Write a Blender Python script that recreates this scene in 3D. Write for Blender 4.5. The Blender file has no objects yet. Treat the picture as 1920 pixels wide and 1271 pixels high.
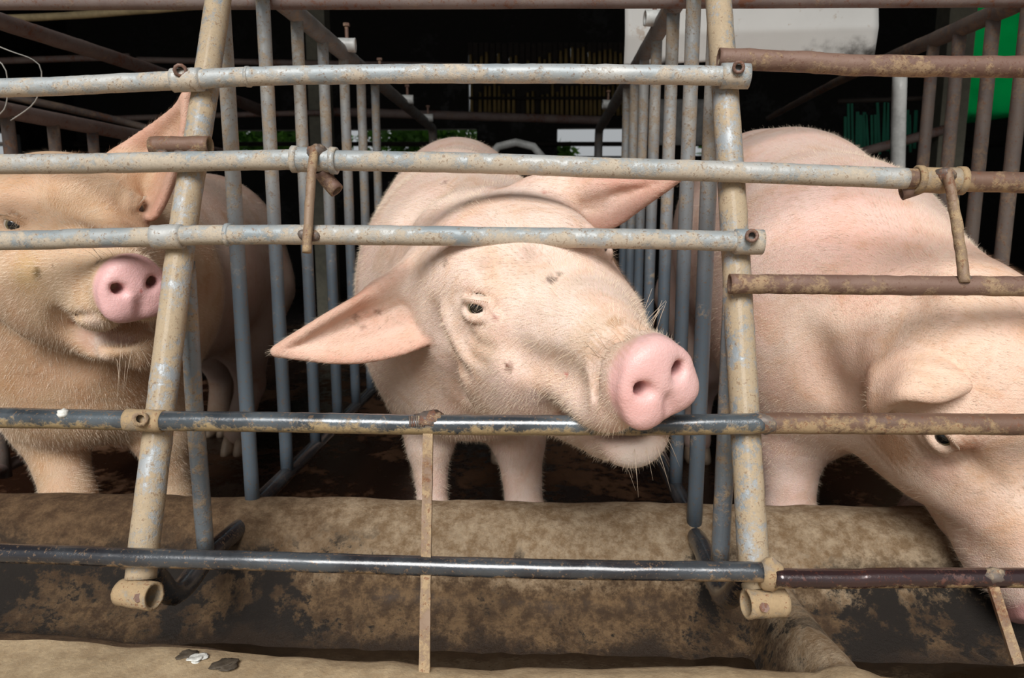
import bpy, math, random
import numpy as np
from mathutils import Vector, Matrix, noise as mnoise
random.seed(4); rng = np.random.default_rng(4)
SC = bpy.context.scene; COL = SC.collection

# ------------------------------------------------------------------ camera, sky, sun, exposure
FPX = 1354.; CW, CH = 1920., 1271.
TH = math.atan(220.5/FPX); PS = math.atan(60*math.cos(TH)/FPX); HC = .61
cam = bpy.data.cameras.new('camera'); camo = bpy.data.objects.new('camera', cam); COL.objects.link(camo)
camo.location = (0, 0, HC); camo.rotation_euler = (math.pi/2-TH, 0, PS)
cam.sensor_width = 36; cam.lens = 36*FPX/CW; cam.clip_start = .02; cam.clip_end = 200
cam.dof.use_dof = True; cam.dof.focus_distance = .80; cam.dof.aperture_fstop = 10
SC.camera = camo
wd = bpy.data.worlds.new('world'); SC.world = wd; wd.use_nodes = True
wd.node_tree.nodes['Background'].inputs[0].default_value = (.93, .97, 1, 1)
wd.node_tree.nodes['Background'].inputs[1].default_value = .40
sl = bpy.data.lights.new('sun', 'SUN'); sl.energy = 4.15; sl.angle = math.radians(32); sl.color = (1, .975, .945)
so = bpy.data.objects.new('sun', sl); COL.objects.link(so); so.location = (0, -3, 5)
so.rotation_euler = (math.radians(50), 0, math.radians(-6))
vs = SC.view_settings; vs.view_transform = 'Standard'; vs.look = 'None'; vs.gamma = 1; vs.exposure = .0
vs.use_curve_mapping = False

# ------------------------------------------------------------------ pixel -> place
CF = np.array([-math.sin(PS)*math.cos(TH), math.cos(PS)*math.cos(TH), -math.sin(TH)])
CR = np.array([math.cos(PS), math.sin(PS), 0.]); CU = np.cross(CR, CF); CC = np.array([0, 0, HC])
def ray(px, py): return CF+CR*(px-960)/FPX-CU*(py-635.5)/FPX
def P(px, py, Y): d = ray(px, py); return CC+d*Y/d[1]            # on the plane at depth Y
def PX(px, py, X): d = ray(px, py); return CC+d*X/d[0]           # on a divider's plane
def FR(px, py, off=0.):                                          # on the sloping front of the stalls
    d = ray(px, py); return CC+d*(.675+.41*(HC-.22)+off)/(d[1]-.41*d[2])
def proj(V):
    v = V-CC; w = v@CF; return 960+FPX*(v@CR)/w, 635.5-FPX*(v@CU)/w, w

# ------------------------------------------------------------------ object helpers
WO = {}
def put(o, parent, org):
    WO[o.name] = np.array(org, float)
    if parent is not None:
        o.parent = parent; o.location = Vector(WO[o.name]-WO[parent.name])
    else: o.location = Vector(org)
def tag(o, label=None, cat=None, group=None, kind=None):
    for k, v in (('label', label), ('category', cat), ('group', group), ('kind', kind)):
        if v: o[k] = v
    return o
def empty(name, loc, label, cat, group=None, kind=None):
    o = bpy.data.objects.new(name, None); COL.objects.link(o); o.empty_display_size = .05
    put(o, None, loc); return tag(o, label, cat, group, kind)
def mesh_obj(name, V, Fc, mat, parent=None, smooth=True, org=None):
    V = np.asarray(V, float)
    if org is None:
        lo, hi = V.min(0), V.max(0); org = np.array([(lo[0]+hi[0])/2, (lo[1]+hi[1])/2, lo[2]])
    me = bpy.data.meshes.new(name)
    if isinstance(Fc, np.ndarray):
        n, m = Fc.shape
        me.vertices.add(len(V)); me.vertices.foreach_set('co', (V-org).astype(np.float32).ravel())
        me.loops.add(n*m); me.loops.foreach_set('vertex_index', Fc.astype(np.int32).ravel())
        me.polygons.add(n); me.polygons.foreach_set('loop_start', np.arange(0, n*m, m, dtype=np.int32))
        me.update(calc_edges=True)
    else:
        me.from_pydata((V-org).tolist(), [], [list(f) for f in Fc])
    if smooth: me.polygons.foreach_set('use_smooth', np.ones(len(me.polygons), bool))
    me.update()
    if mat: me.materials.append(mat)
    o = bpy.data.objects.new(name, me); COL.objects.link(o); put(o, parent, org); return o
def inst(o, parent, org):
    c = o.copy(); COL.objects.link(c); c.parent = None; put(c, parent, org); return c

class MB:
    def __init__(s): s.V = []; s.F = []
    def add(s, V, F):
        n = len(s.V); s.V += [list(map(float, v)) for v in V]; s.F += [[i+n for i in f] for f in F]; return s
    def tube(s, pts, r, seg=16, ds=.012, hollow=0, nz=0., smooth=True, cap=True, rj=0.):
        pts = [np.array(p, float) for p in pts]; R = r if isinstance(r, (list, tuple)) else [r]*len(pts)
        q = []; rr = []
        for i in range(len(pts)-1):
            p0 = pts[max(i-1, 0)]; p1 = pts[i]; p2 = pts[i+1]; p3 = pts[min(i+2, len(pts)-1)]
            n = max(1, int(np.linalg.norm(p2-p1)/ds))
            for k in range(n):
                t = k/n
                if smooth and len(pts) > 2:
                    c = .5*(2*p1+(p2-p0)*t+(2*p0-5*p1+4*p2-p3)*t*t+(3*p1-p0-3*p2+p3)*t**3)
                else: c = p1+(p2-p1)*t
                q.append(c); rr.append(R[i]+(R[i+1]-R[i])*t)
        q.append(pts[-1]); rr.append(R[-1]); m = len(q)
        t0 = q[1]-q[0]; t0 /= np.linalg.norm(t0)
        a = np.array([0, 0, 1.]) if abs(t0[2]) < .9 else np.array([1., 0, 0])
        u = np.cross(t0, a); u /= np.linalg.norm(u); V = []; seed = random.random()*50
        for i in range(m):
            t = q[min(i+1, m-1)]-q[max(i-1, 0)]; t /= np.linalg.norm(t)
            u = u-t*(u@t); u /= np.linalg.norm(u); w = np.cross(t, u)
            for k in range(seg):
                an = 2*math.pi*k/seg; d = u*math.cos(an)+w*math.sin(an); rad = rr[i]
                if nz: p = q[i]+d*rad; rad += nz*mnoise.noise(Vector(p*70+seed))+nz*.6*mnoise.noise(Vector(p*190+seed))
                V.append(q[i]+d*rad)
        F = [(i*seg+k, i*seg+(k+1) % seg, (i+1)*seg+(k+1) % seg, (i+1)*seg+k) for i in range(m-1) for k in range(seg)]
        n0 = len(V)
        if hollow:
            for i in range(m):
                for k in range(seg): V.append(q[i]+(V[i*seg+k]-q[i])*hollow)
            F += [(n0+i*seg+k, n0+(i+1)*seg+k, n0+(i+1)*seg+(k+1) % seg, n0+i*seg+(k+1) % seg) for i in range(m-1) for k in range(seg)]
            for e in (0, m-1):
                for k in range(seg):
                    f = (e*seg+k, n0+e*seg+k, n0+e*seg+(k+1) % seg, e*seg+(k+1) % seg); F.append(f if e == 0 else f[::-1])
        elif cap:
            F.append(tuple(range(seg-1, -1, -1))); F.append(tuple((m-1)*seg+k for k in range(seg)))
        return s.add(V, F)
    def box(s, c, sz, M=None):
        V = []
        for x in (-1, 1):
            for y in (-1, 1):
                for z in (-1, 1):
                    v = np.array([x*sz[0], y*sz[1], z*sz[2]])/2
                    if M is not None: v = M@v
                    V.append(v+np.array(c))
        return s.add(V, [(0, 1, 3, 2), (4, 6, 7, 5), (0, 4, 5, 1), (2, 3, 7, 6), (0, 2, 6, 4), (1, 5, 7, 3)])
    def blob(s, c, r, sq=(1, 1, 1), nz=.3, a=10, b=7, fq=120):
        V = []; F = []; sd = random.random()*90
        for j in range(b+1):
            for i in range(a):
                t = math.pi*j/b; p = 2*math.pi*i/a
                d = np.array([math.sin(t)*math.cos(p), math.sin(t)*math.sin(p), math.cos(t)])
                V.append(np.array(c)+d*np.array(sq)*r*(1+nz*mnoise.noise(Vector(d*r*fq+sd))))
        for j in range(b):
            for i in range(a): F.append((j*a+i, (j+1)*a+i, (j+1)*a+(i+1) % a, j*a+(i+1) % a))
        return s.add(V, F)
    def obj(s, name, mat, parent=None, smooth=True): return mesh_obj(name, s.V, s.F, mat, parent, smooth)

# ------------------------------------------------------------------ materials
class NT:
    def __init__(s, name):
        s.m = bpy.data.materials.new(name); s.m.use_nodes = True; s.t = s.m.node_tree
        s.b = s.t.nodes['Principled BSDF']; s.out = s.t.nodes['Material Output']
    def n(s, ty, **kw):
        o = s.t.nodes.new(ty)
        for k, v in kw.items():
            if k[0] == 'i' and k[1:].isdigit(): s.set(o, int(k[1:]), v)
            else: setattr(o, k, v)
        return o
    def set(s, o, i, v):
        if hasattr(v, 'is_output'): s.t.links.new(v, o.inputs[i])
        else: o.inputs[i].default_value = v
    def math(s, op, a, b=0., c=0., clamp=False):
        o = s.n('ShaderNodeMath', operation=op, use_clamp=clamp); s.set(o, 0, a); s.set(o, 1, b); s.set(o, 2, c); return o.outputs[0]
    def mix(s, f, a, b, bt='MIX'):
        o = s.n('ShaderNodeMix', data_type='RGBA', blend_type=bt)
        s.set(o, 0, f); s.set(o, 6, a if hasattr(a, 'is_output') else (*a, 1)); s.set(o, 7, b if hasattr(b, 'is_output') else (*b, 1)); return o.outputs[2]
    def noise(s, vec, sc, det=6, ro=.6, dist=0.):
        o = s.n('ShaderNodeTexNoise'); s.t.links.new(vec, o.inputs['Vector'])
        o.inputs['Scale'].default_value = sc; o.inputs['Detail'].default_value = det; o.inputs['Roughness'].default_value = ro; o.inputs['Distortion'].default_value = dist
        return o.outputs['Fac']
    def step(s, v, lo, hi):
        o = s.n('ShaderNodeMapRange', interpolation_type='SMOOTHSTEP'); s.set(o, 0, v); s.set(o, 1, lo); s.set(o, 2, hi); return o.outputs[0]
    def coord(s, rnd=True, scale=None):
        tc = s.n('ShaderNodeTexCoord').outputs['Object']
        if rnd:
            oi = s.n('ShaderNodeObjectInfo'); ml = s.math('MULTIPLY', oi.outputs['Random'], 17.3)
            v = s.n('ShaderNodeVectorMath', operation='ADD'); s.t.links.new(tc, v.inputs[0]); s.t.links.new(ml, v.inputs[1]); tc = v.outputs[0]
        if scale:
            v = s.n('ShaderNodeVectorMath', operation='MULTIPLY'); s.t.links.new(tc, v.inputs[0]); v.inputs[1].default_value = scale; tc = v.outputs[0]
        return tc
    def P(s, **kw):
        for k, v in kw.items():
            k = {'col': 'Base Color', 'rough': 'Roughness', 'metal': 'Metallic', 'spec': 'Specular IOR Level', 'coat': 'Coat Weight', 'coatr': 'Coat Roughness', 'normal': 'Normal', 'sss': 'Subsurface Weight'}[k]
            if k == 'Base Color' and not hasattr(v, 'is_output'): v = (*v, 1)
            s.set(s.b, k, v)
        return s.m
    def bump(s, h, st, d=.002):
        o = s.n('ShaderNodeBump'); o.inputs['Strength'].default_value = st; o.inputs['Distance'].default_value = d; s.t.links.new(h, o.inputs['Height']); return o.outputs[0]
    def sep(s, v, i):
        o = s.n('ShaderNodeSeparateXYZ'); s.t.links.new(v, o.inputs[0]); return o.outputs[i]

def steel(name, base, base2, mud, mudcol, rustcol=(.16, .06, .03), rust=.3, under=0., rough=.5, metal=.2, wet=0., zlo=None):
    t = NT(name); c = t.coord()
    n1 = t.noise(c, 21, 8, .75); n2 = t.noise(c, 95, 6, .75); n3 = t.noise(c, 9, 5, .6, .4); n4 = t.noise(c, 260, 3, .7)
    col = t.mix(t.step(n3, .35, .65), base, base2)
    if zlo:                                     # grime line: lower part stays blue-black and wet, upper part is dry and dusty
        z = t.sep(t.n('ShaderNodeTexCoord').outputs['Object'], 2)
        zz = t.math('ADD', z, t.math('MULTIPLY', t.math('SUBTRACT', n3, .5), .35))
        lowm = t.step(zz, zlo[1], zlo[0]); col = t.mix(lowm, col, zlo[2])
    v = t.math('ADD', t.math('MULTIPLY', n1, .62), t.math('MULTIPLY', n2, .38))
    if under:
        nz = t.sep(t.n('ShaderNodeNewGeometry').outputs['Normal'], 2); v = t.math('SUBTRACT', v, t.math('MULTIPLY', nz, under))
    if zlo: v = t.math('SUBTRACT', v, t.math('MULTIPLY', lowm, .10))
    mm = t.math('MULTIPLY', t.step(v, .65-mud*.3, .75-mud*.3), .92)
    rm = t.step(t.math('ADD', t.math('MULTIPLY', n2, .5), t.math('MULTIPLY', n3, .5)), .66-rust*.25, .72-rust*.25)
    col = t.mix(t.math('MULTIPLY', rm, .8), col, rustcol)
    fl = t.math('MULTIPLY', t.step(t.math('ADD', t.math('MULTIPLY', n4, .6), t.math('MULTIPLY', n2, .4)), .555, .60), .7)
    mc = t.mix(n4, tuple(x*.65 for x in mudcol), tuple(min(1, x*1.3) for x in mudcol))
    col = t.mix(fl, t.mix(mm, col, mc), rustcol if rust > .35 else (.20, .13, .08))
    ro = t.math('ADD', rough, t.math('MULTIPLY', t.math('MAXIMUM', mm, rm), .42), clamp=True)
    if zlo: ro = t.math('SUBTRACT', ro, t.math('MULTIPLY', lowm, .12))
    me = t.math('MULTIPLY', t.math('SUBTRACT', 1., t.math('MAXIMUM', mm, rm)), metal)
    h = t.math('ADD', t.math('MULTIPLY', mm, .6), t.math('ADD', t.math('MULTIPLY', n4, .35), t.math('MULTIPLY', n2, .4)))
    return t.P(col=col, rough=ro, metal=me, coat=wet, coatr=.15, normal=t.bump(h, .55, .0012))
TAN = (.40, .285, .16); 
M = {}
M['galv_top'] = steel('galvanised_dusty', (.47, .47, .45), (.31, .35, .37), .60, (.53, .45, .35), rust=.16, under=.05)
M['galv_mid'] = steel('galvanised_muddy', (.42, .42, .40), (.26, .30, .32), .70, (.48, .405, .31), rust=.28, under=.06)
M['post'] = steel('post_galvanised', (.37, .39, .40), (.22, .27, .31), .78, (.42, .32, .20), rust=.28, wet=.15)
M['black'] = steel('black_wet_pipe', (.035, .042, .05), (.10, .12, .135), .52, (.36, .26, .13), rust=.15, under=.13, rough=.22, wet=.6)
M['blackdark'] = steel('black_bottom_pipe', (.022, .022, .027), (.07, .08, .09), .30, (.28, .18, .09), rust=.25, under=.16, rough=.22, wet=.6)
M['maroon'] = steel('maroon_wet_pipe', (.045, .022, .022), (.03, .017, .018), .34, (.33, .23, .12), rustcol=(.09, .03, .02), rust=.4, under=.16, rough=.2, wet=.6)
M['rust'] = steel('rusty_pipe', (.19, .115, .085), (.145, .08, .06), .56, (.36, .25, .15), rustcol=(.12, .05, .032), rust=.45, under=.04, rough=.6, metal=.1)
M['rustmud'] = steel('rusty_muddy_pipe', (.16, .09, .06), (.12, .07, .05), .62, (.34, .235, .13), rust=.45, under=.06, rough=.55, metal=.1)
M['bar'] = steel('divider_bar', (.42, .41, .38), (.30, .32, .33), .62, (.40, .32, .23), rust=.25, zlo=(.30, .56, (.12, .155, .19)))
M['barfar'] = steel('divider_bar_rusty', (.16, .125, .105), (.11, .09, .085), .55, (.24, .17, .12), rust=.5, metal=.1, rough=.6)
M['rail'] = steel('divider_rail', (.27, .265, .26), (.2, .2, .2), .5, (.34, .27, .21), rust=.35)
M['railrust'] = steel('background_rail', (.20, .155, .14), (.15, .105, .095), .4, (.27, .2, .15), rust=.5, rough=.65, metal=.05)
M['mudrod'] = steel('muddy_flat_rod', (.26, .18, .12), (.17, .10, .06), .62, (.40, .29, .17), rust=.6, rough=.6, metal=.1)
M['mudsleeve'] = steel('mud_caked_sleeve', (.30, .26, .20), (.22, .15, .1), .8, (.38, .27, .15), rust=.5, rough=.6, metal=.1)
M['weld'] = steel('weld_bead', (.17, .14, .12), (.1, .08, .07), .5, (.40, .31, .2), rust=.6, rough=.5)
M['bolt'] = steel('rusty_bolt', (.2, .12, .09), (.14, .08, .06), .45, (.36, .26, .17), rust=.6, rough=.55)

def concrete(name, c1, c2, dark, darkamt, scale=1., wet=.0):
    t = NT(name); c = t.coord(False)
    n1 = t.noise(c, 5*scale, 8, .65, .3); n2 = t.noise(c, 32*scale, 7, .7); n3 = t.noise(c, 180, 4, .75); n4 = t.noise(c, 2.3*scale, 6, .6, .6)
    col = t.mix(t.step(n2, .35, .68), c1, c2)
    dm = t.step(t.math('ADD', t.math('MULTIPLY', n4, .62), t.math('MULTIPLY', n2, .38)), .66-darkamt*.3, .60+.12-darkamt*.3)
    col = t.mix(dm, col, dark)
    col = t.mix(t.math('MULTIPLY', n3, .5), col, t.mix(n3, (.02, .012, .006), (.9, .8, .65)), 'OVERLAY')
    ro = t.math('SUBTRACT', .85, t.math('MULTIPLY', dm, .35+wet))
    h = t.math('ADD', t.math('MULTIPLY', n2, .6), t.math('MULTIPLY', n3, .5))
    return t.P(col=col, rough=ro, normal=t.bump(h, .7, .003)), t
M['lip'] = concrete('trough_lip_concrete', (.31, .23, .14), (.43, .335, .215), (.22, .15, .085), .2, 1.6)[0]
M['floor'] = concrete('wet_brown_floor', (.07, .028, .009), (.11, .05, .017), (.02, .008, .004), .75, wet=.25)[0]
M['ground'] = concrete('walkway_concrete', (.36, .30, .22), (.42, .36, .28), (.25, .2, .14), .3)[0]
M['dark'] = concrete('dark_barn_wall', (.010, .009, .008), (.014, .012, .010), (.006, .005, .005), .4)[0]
M['column'] = concrete('mossy_column', (.13, .13, .105), (.17, .165, .13), (.07, .075, .06), .3)[0]
def trough_mat():
    t = NT('stained_trough_concrete'); c = t.coord(False)
    n1 = t.noise(c, 4, 8, .65, .5); n2 = t.noise(c, 42, 9, .8); n3 = t.noise(c, 210, 4, .75); n4 = t.noise(c, 7.5, 7, .7, .3)
    z = t.sep(c, 2)
    zz = t.math('ADD', z, t.math('ADD', t.math('MULTIPLY', t.math('SUBTRACT', n1, .5), .10), t.math('MULTIPLY', t.math('SUBTRACT', n2, .5), .06)))
    pale = t.mix(t.step(n2, .36, .66), (.19, .12, .06), (.43, .34, .235)); pale = t.mix(t.step(t.math('ADD', t.sep(c, 0), t.math('MULTIPLY', n1, .5)), .05, -.25), pale, t.mix(t.step(n2, .36, .68), (.06, .03, .011), (.18, .11, .055)))
    brown = t.mix(t.step(n2, .40, .64), (.055, .030, .013), (.20, .125, .062))
    col = t.mix(t.step(zz, .150, .115), pale, brown)                                  # splash line left by the feed water
    blk = t.step(t.math('ADD', t.math('MULTIPLY', n4, .6), t.math('ADD', t.math('MULTIPLY', n2, .4), t.math('MULTIPLY', t.math('SUBTRACT', t.math('ABSOLUTE', t.math('SUBTRACT', t.sep(c, 0), .02)), .3), .16))), .495, .550)
    col = t.mix(t.math('MULTIPLY', blk, t.step(zz, .185, .15)), col, (.012, .008, .005))  # black slime patches
    col = t.mix(t.step(zz, .088, .066), col, (.03, .018, .010))
    col = t.mix(t.math('MULTIPLY', n3, .5), col, t.mix(n3, (.02, .012, .006), (.9, .8, .65)), 'OVERLAY')
    ro = t.math('SUBTRACT', .8, t.math('MULTIPLY', t.step(zz, .13, .07), .4))
    return t.P(col=col, rough=ro, coat=t.math('MULTIPLY', t.step(zz, .115, .07), .35), coatr=.22, normal=t.bump(t.math('ADD', t.math('MULTIPLY', n2, .9), t.math('MULTIPLY', n3, .6)), 1., .004))
M['trough'] = trough_mat()
def plain(name, col, rough=.6, var=.2, sc=20, spec=.5, bump=.2, **kw):
    t = NT(name); c = t.coord(); n = t.noise(c, sc, 6, .65)
    return t.P(col=t.mix(t.step(n, .35, .65), tuple(x*(1-var) for x in col), tuple(min(1, x*(1+var)) for x in col)), rough=rough, spec=spec, normal=t.bump(n, bump, .002), **kw)
def translucent(name, col, fac=.5, var=.25, sc=6):
    t = NT(name); c = t.coord(); n = t.noise(c, sc, 5, .6); cc = t.mix(n, tuple(x*(1-var) for x in col), tuple(x*(1+var) for x in col))
    t.P(col=cc, rough=.6); tr = t.n('ShaderNodeBsdfTranslucent'); t.t.links.new(cc, tr.inputs[0])
    mx = t.n('ShaderNodeMixShader'); mx.inputs[0].default_value = fac; t.t.links.new(t.b.outputs[0], mx.inputs[1]); t.t.links.new(tr.outputs[0], mx.inputs[2])
    t.t.links.new(mx.outputs[0], t.out.inputs[0]); return t.m
M['tarp'] = translucent('green_tarp', (.01, .80, .36), .75, .2, 1.5)
M['net'] = translucent('green_net_strip', (.01, .22, .13), .5, .4)
M['bamboo'] = translucent('bamboo_slat', (.62, .48, .22), .6, .35, 3)
M['bamboopole'] = plain('pale_bamboo_pole', (.42, .33, .18), .6)
M['leaf'] = translucent('green_leaves', (.10, .25, .03), .5, .4, 9)
def white_sheet():
    t = NT('dirty_white_sheet'); c = t.coord(False); n = t.noise(c, 3, 6, .6); n2 = t.noise(c, 22, 6, .7); z = t.sep(c, 2)
    zz = t.math('ADD', z, t.math('MULTIPLY', t.math('SUBTRACT', n2, .5), .10)); k = t.noise(c, 6, 4, .6)
    col = t.mix(t.step(n, .35, .7), (.72, .72, .69), (.80, .80, .77))
    col = t.mix(t.math('MULTIPLY', t.step(n2, .60, .68), .6), col, (.42, .30, .2))
    col = t.mix(t.math('MULTIPLY', t.step(zz, .06, .0), t.step(k, .5, .62)), col, (.05, .045, .04))
    return t.P(col=col, rough=.5)
M['sheet'] = white_sheet()
M['greysheet'] = plain('grey_sheet', (.36, .36, .35), .6)
M['whitepipe'] = plain('white_pipe', (.55, .56, .54), .4)
M['wire'] = plain('pale_wire', (.35, .34, .31), .5)
M['wood'] = plain('dark_timber', (.03, .022, .017), .8)
M['foam'] = plain('wet_foam', (.62, .62, .58), .35, sc=120, bump=.6)
M['drop'] = plain('dark_dropping', (.06, .045, .03), .7, sc=90, bump=.8)
M['hoof'] = plain('horn_hoof', (.42, .31, .22), .5)
M['lash'] = plain('pale_bristle', (.74, .60, .46), .6)
def water():
    t = NT('murky_water'); n = t.noise(t.coord(False), 60, 3, .5)
    return t.P(col=(.018, .011, .006), rough=.06, spec=.6, normal=t.bump(n, .25, .002))
M['water'] = water()
def skin(name):
    t = NT(name); a = t.n('ShaderNodeVertexColor', layer_name='col').outputs[0]
    c = t.coord(False); n1 = t.noise(c, 9, 6, .6, .3); n2 = t.noise(c, 55, 6, .7); n3 = t.noise(c, 420, 3, .7); n4 = t.noise(c, 17, 7, .7, .6)
    w = t.n('ShaderNodeVertexColor', layer_name='aux'); ax = t.n('ShaderNodeSeparateColor'); t.t.links.new(w.outputs[0], ax.inputs[0])
    hairy = ax.outputs[0]; wetm = ax.outputs[1]
    pink = t.mix(t.math('MULTIPLY', t.step(n1, .38, .68), .55), a, t.mix(1., a, (1., .80, .77), 'MULTIPLY'))
    col = t.mix(t.math('MULTIPLY', t.math('MULTIPLY', t.step(n4, .42, .78), hairy), .8), pink, t.mix(1., a, (.82, .63, .45), 'MULTIPLY'))   # dust in the coat
    col = t.mix(t.math('MULTIPLY', t.math('MULTIPLY', t.step(n2, .56, .76), hairy), .5), col, t.mix(1., a, (.74, .54, .40), 'MULTIPLY'))
    ro = t.math('SUBTRACT', .62, t.math('MULTIPLY', wetm, .34))
    h = t.math('ADD', t.math('MULTIPLY', n3, .35), t.math('ADD', t.math('MULTIPLY', n2, .6), t.math('MULTIPLY', n1, .8)))
    vo = t.n('ShaderNodeTexVoronoi', feature='DISTANCE_TO_EDGE'); t.t.links.new(c, vo.inputs['Vector']); vo.inputs['Scale'].default_value = 330
    h = t.math('ADD', h, t.math('MULTIPLY', t.math('MULTIPLY', t.step(vo.outputs[0], 0., .25), hairy), .10))
    t.P(col=col, rough=ro, spec=.4, sss=.10, normal=t.bump(h, .62, .003))
    t.b.inputs['Subsurface Radius'].default_value = (.012, .005, .003); t.b.inputs['Subsurface Scale'].default_value = 1.
    return t.m
M['skin'] = skin('pig_skin')
def eyemat():
    t = NT('pig_eye'); z = t.n('ShaderNodeTexCoord').outputs['Object']; y = t.sep(z, 1)
    n = t.noise(z, 200, 4, .6)
    col = t.mix(t.step(y, .0085, .0092), (.50, .44, .37), t.mix(n, (.09, .075, .04), (.2, .16, .08)))
    col = t.mix(t.step(y, .0108, .0114), col, (.006, .006, .006))
    return t.P(col=col, rough=.08, spec=.7)
M['eye'] = eyemat()
M['mouth'] = plain('wet_mouth', (.42, .16, .15), .25)
M['tooth'] = plain('tooth', (.62, .56, .42), .3)

# ------------------------------------------------------------------ the setting
def struct(name, mb, mat, label, cat=None, smooth=False):
    o = mb.obj(name, mat, None, smooth); return tag(o, label, cat, kind='structure')
struct('floor', MB().box((0, 4.0, -.05), (9, 6.0, .1)), M['floor'], 'wet reddish brown concrete floor inside the stalls', 'floor')
struct('floor_walkway', MB().box((0, -1.5, -.05), (9, 5.0, .1)), M['ground'], 'pale concrete walkway in front of the feed trough', 'floor')
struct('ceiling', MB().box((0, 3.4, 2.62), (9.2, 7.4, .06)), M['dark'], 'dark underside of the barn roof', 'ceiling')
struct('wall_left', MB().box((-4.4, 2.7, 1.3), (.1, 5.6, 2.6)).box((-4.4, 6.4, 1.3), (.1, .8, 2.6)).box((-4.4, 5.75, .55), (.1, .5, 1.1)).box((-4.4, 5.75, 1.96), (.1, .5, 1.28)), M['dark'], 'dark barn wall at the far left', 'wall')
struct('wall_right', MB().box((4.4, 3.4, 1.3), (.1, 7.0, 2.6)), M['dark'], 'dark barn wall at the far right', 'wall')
YB = 6.8
def zb(py, Y=YB): return P(960, py, Y)[2]
def xb(px, Y=YB): return P(px, 250, Y)[0]
wb = MB(); wb.box((0, YB, zb(294)/2), (9, .1, zb(294)))
up0 = zb(242); wb.box((0, YB, (up0+zb(217))/2), (9, .1, zb(217)-up0))
sx0, sx1 = xb(880), xb(1178)
tx0, tx1 = P(1782, 0, YB)[0], 4.4
wb.box(((tx0+tx1)/2, YB, (zb(217)+P(1900, 222, YB)[2])/2), (tx1-tx0, .1, P(1900, 222, YB)[2]-zb(217))) if P(1900, 222, YB)[2] > zb(217) else None
for (a, b_) in ((-4.5, sx0), (sx1, tx0)): wb.box(((a+b_)/2, YB, (zb(217)+2.62)/2), (b_-a, .1, 2.62-zb(217)))
wb.box(((sx0+sx1)/2, YB, (zb(150)+zb(128))/2), (sx1-sx0, .1, zb(128)-zb(150)))
wb.box(((sx0+sx1)/2, YB, (zb(86)+2.62)/2), (sx1-sx0, .1, max(.02, 2.62-zb(86))))
for a, b_ in ((55, 440), (560, 655), (895, 1045), (1180, 1300), (1330, 1980)): wb.box(((xb(a)+xb(b_))/2, YB, (zb(242)+zb(294))/2), (xb(b_)-xb(a), .1, zb(242)-zb(294)))
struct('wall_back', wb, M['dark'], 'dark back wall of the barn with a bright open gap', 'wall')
tag(MB().tube([P(-60, 270, YB-.1), P(1990, 270, YB-.1)], .02, 8, ds=9, smooth=False).obj('horizontal_pole', M['wood'], None), 'thin dark pole crossing the bright gap in the back wall', 'pole')
sc_ = empty('bamboo_screen', P(1030, 217, YB-.09), 'screen of dim tan bamboo slats high on the dark back wall', 'screen')
for (a, b_, y0, y1, st) in ((882, 1176, 88, 127, 10.2), (884, 1172, 151, 216, 8.6)):
    x = a
    while x < b_:
        if random.random() < .8 or x > 1050:
            h0 = random.uniform(0, 12) if x > 1050 else random.uniform(5, 28)
            p0 = P(x, y1, YB-.08); p1 = P(x, min(y1-8, y0+h0), YB-.08)
            MB().tube([p0, p1], [.017, .012], 6, ds=1).obj('bamboo_slat', M['bamboo'], sc_)
            q0 = p1; q1 = P(x, y0-6, YB-.05); MB().box((q0+q1)/2, (.04, .012, q1[2]-q0[2]+.01)).obj('dark_slat', M['wood'], sc_, False)
        else:
            q0 = P(x, y1+4, YB-.05); q1 = P(x, y0-6, YB-.05); MB().box((q0+q1)/2, (.04, .012, q1[2]-q0[2])).obj('dark_slat', M['wood'], sc_, False)
        q0 = P(x+st*.5, y1+4, YB-.03); q1 = P(x+st*.5, y0-6, YB-.03); MB().box((q0+q1)/2, (.034, .012, q1[2]-q0[2])).obj('dark_slat', M['wood'], sc_, False)
        x += st*random.uniform(.9, 1.15)
for y in (140, 184):
    MB().tube([P(880, y, YB-.12), P(1178, y, YB-.12)], .014, 6, ds=1).obj('batten', M['wood'], sc_)
# leaves outside the gap
struct('floor_outside', MB().box((0, 8.9, -.05), (12, 3.8, .1)), M['ground'], 'ground outside behind the barn', 'ground')
def bush(px, py, r, n, label):
    V = []; F = []; c = P(px, py, 8.0); rt = empty('bush', (c[0], 8.0, 0), label, 'bush', 'bushes outside the back wall')
    MB().tube([(c[0], 8.0, 0), c], [.03, .015], 8, ds=.2).obj('stem', M['wood'], rt)
    for i in range(n):
        d = rng.normal(size=3); d /= np.linalg.norm(d); q = c+d*r*rng.uniform(.3, 1)*np.array([1.6, .6, .5])
        a = rng.normal(size=3); a /= np.linalg.norm(a); b_ = np.cross(a, d); b_ /= np.linalg.norm(b_)+1e-9
        k = len(V); s = rng.uniform(.03, .06); V += [q-a*s*1.4, q+b_*s*.5, q+a*s*1.4, q-b_*s*.5]; F.append((k, k+1, k+2, k+3))
    tag(mesh_obj('leaves', V, F, M['leaf'], rt, False), kind='stuff')
bush(500, 262, .62, 1500, 'sunlit green bush seen through the gap behind the left divider bars')
bush(800, 262, .50, 1500, 'sunlit green bush seen through the gap above the middle pig')
bush(1020, 286, .24, 500, 'small green bush seen through the gap behind the grey hoop')
bush(1390, 268, .35, 260, 'green bush seen through the gap behind the right pig')

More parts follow.
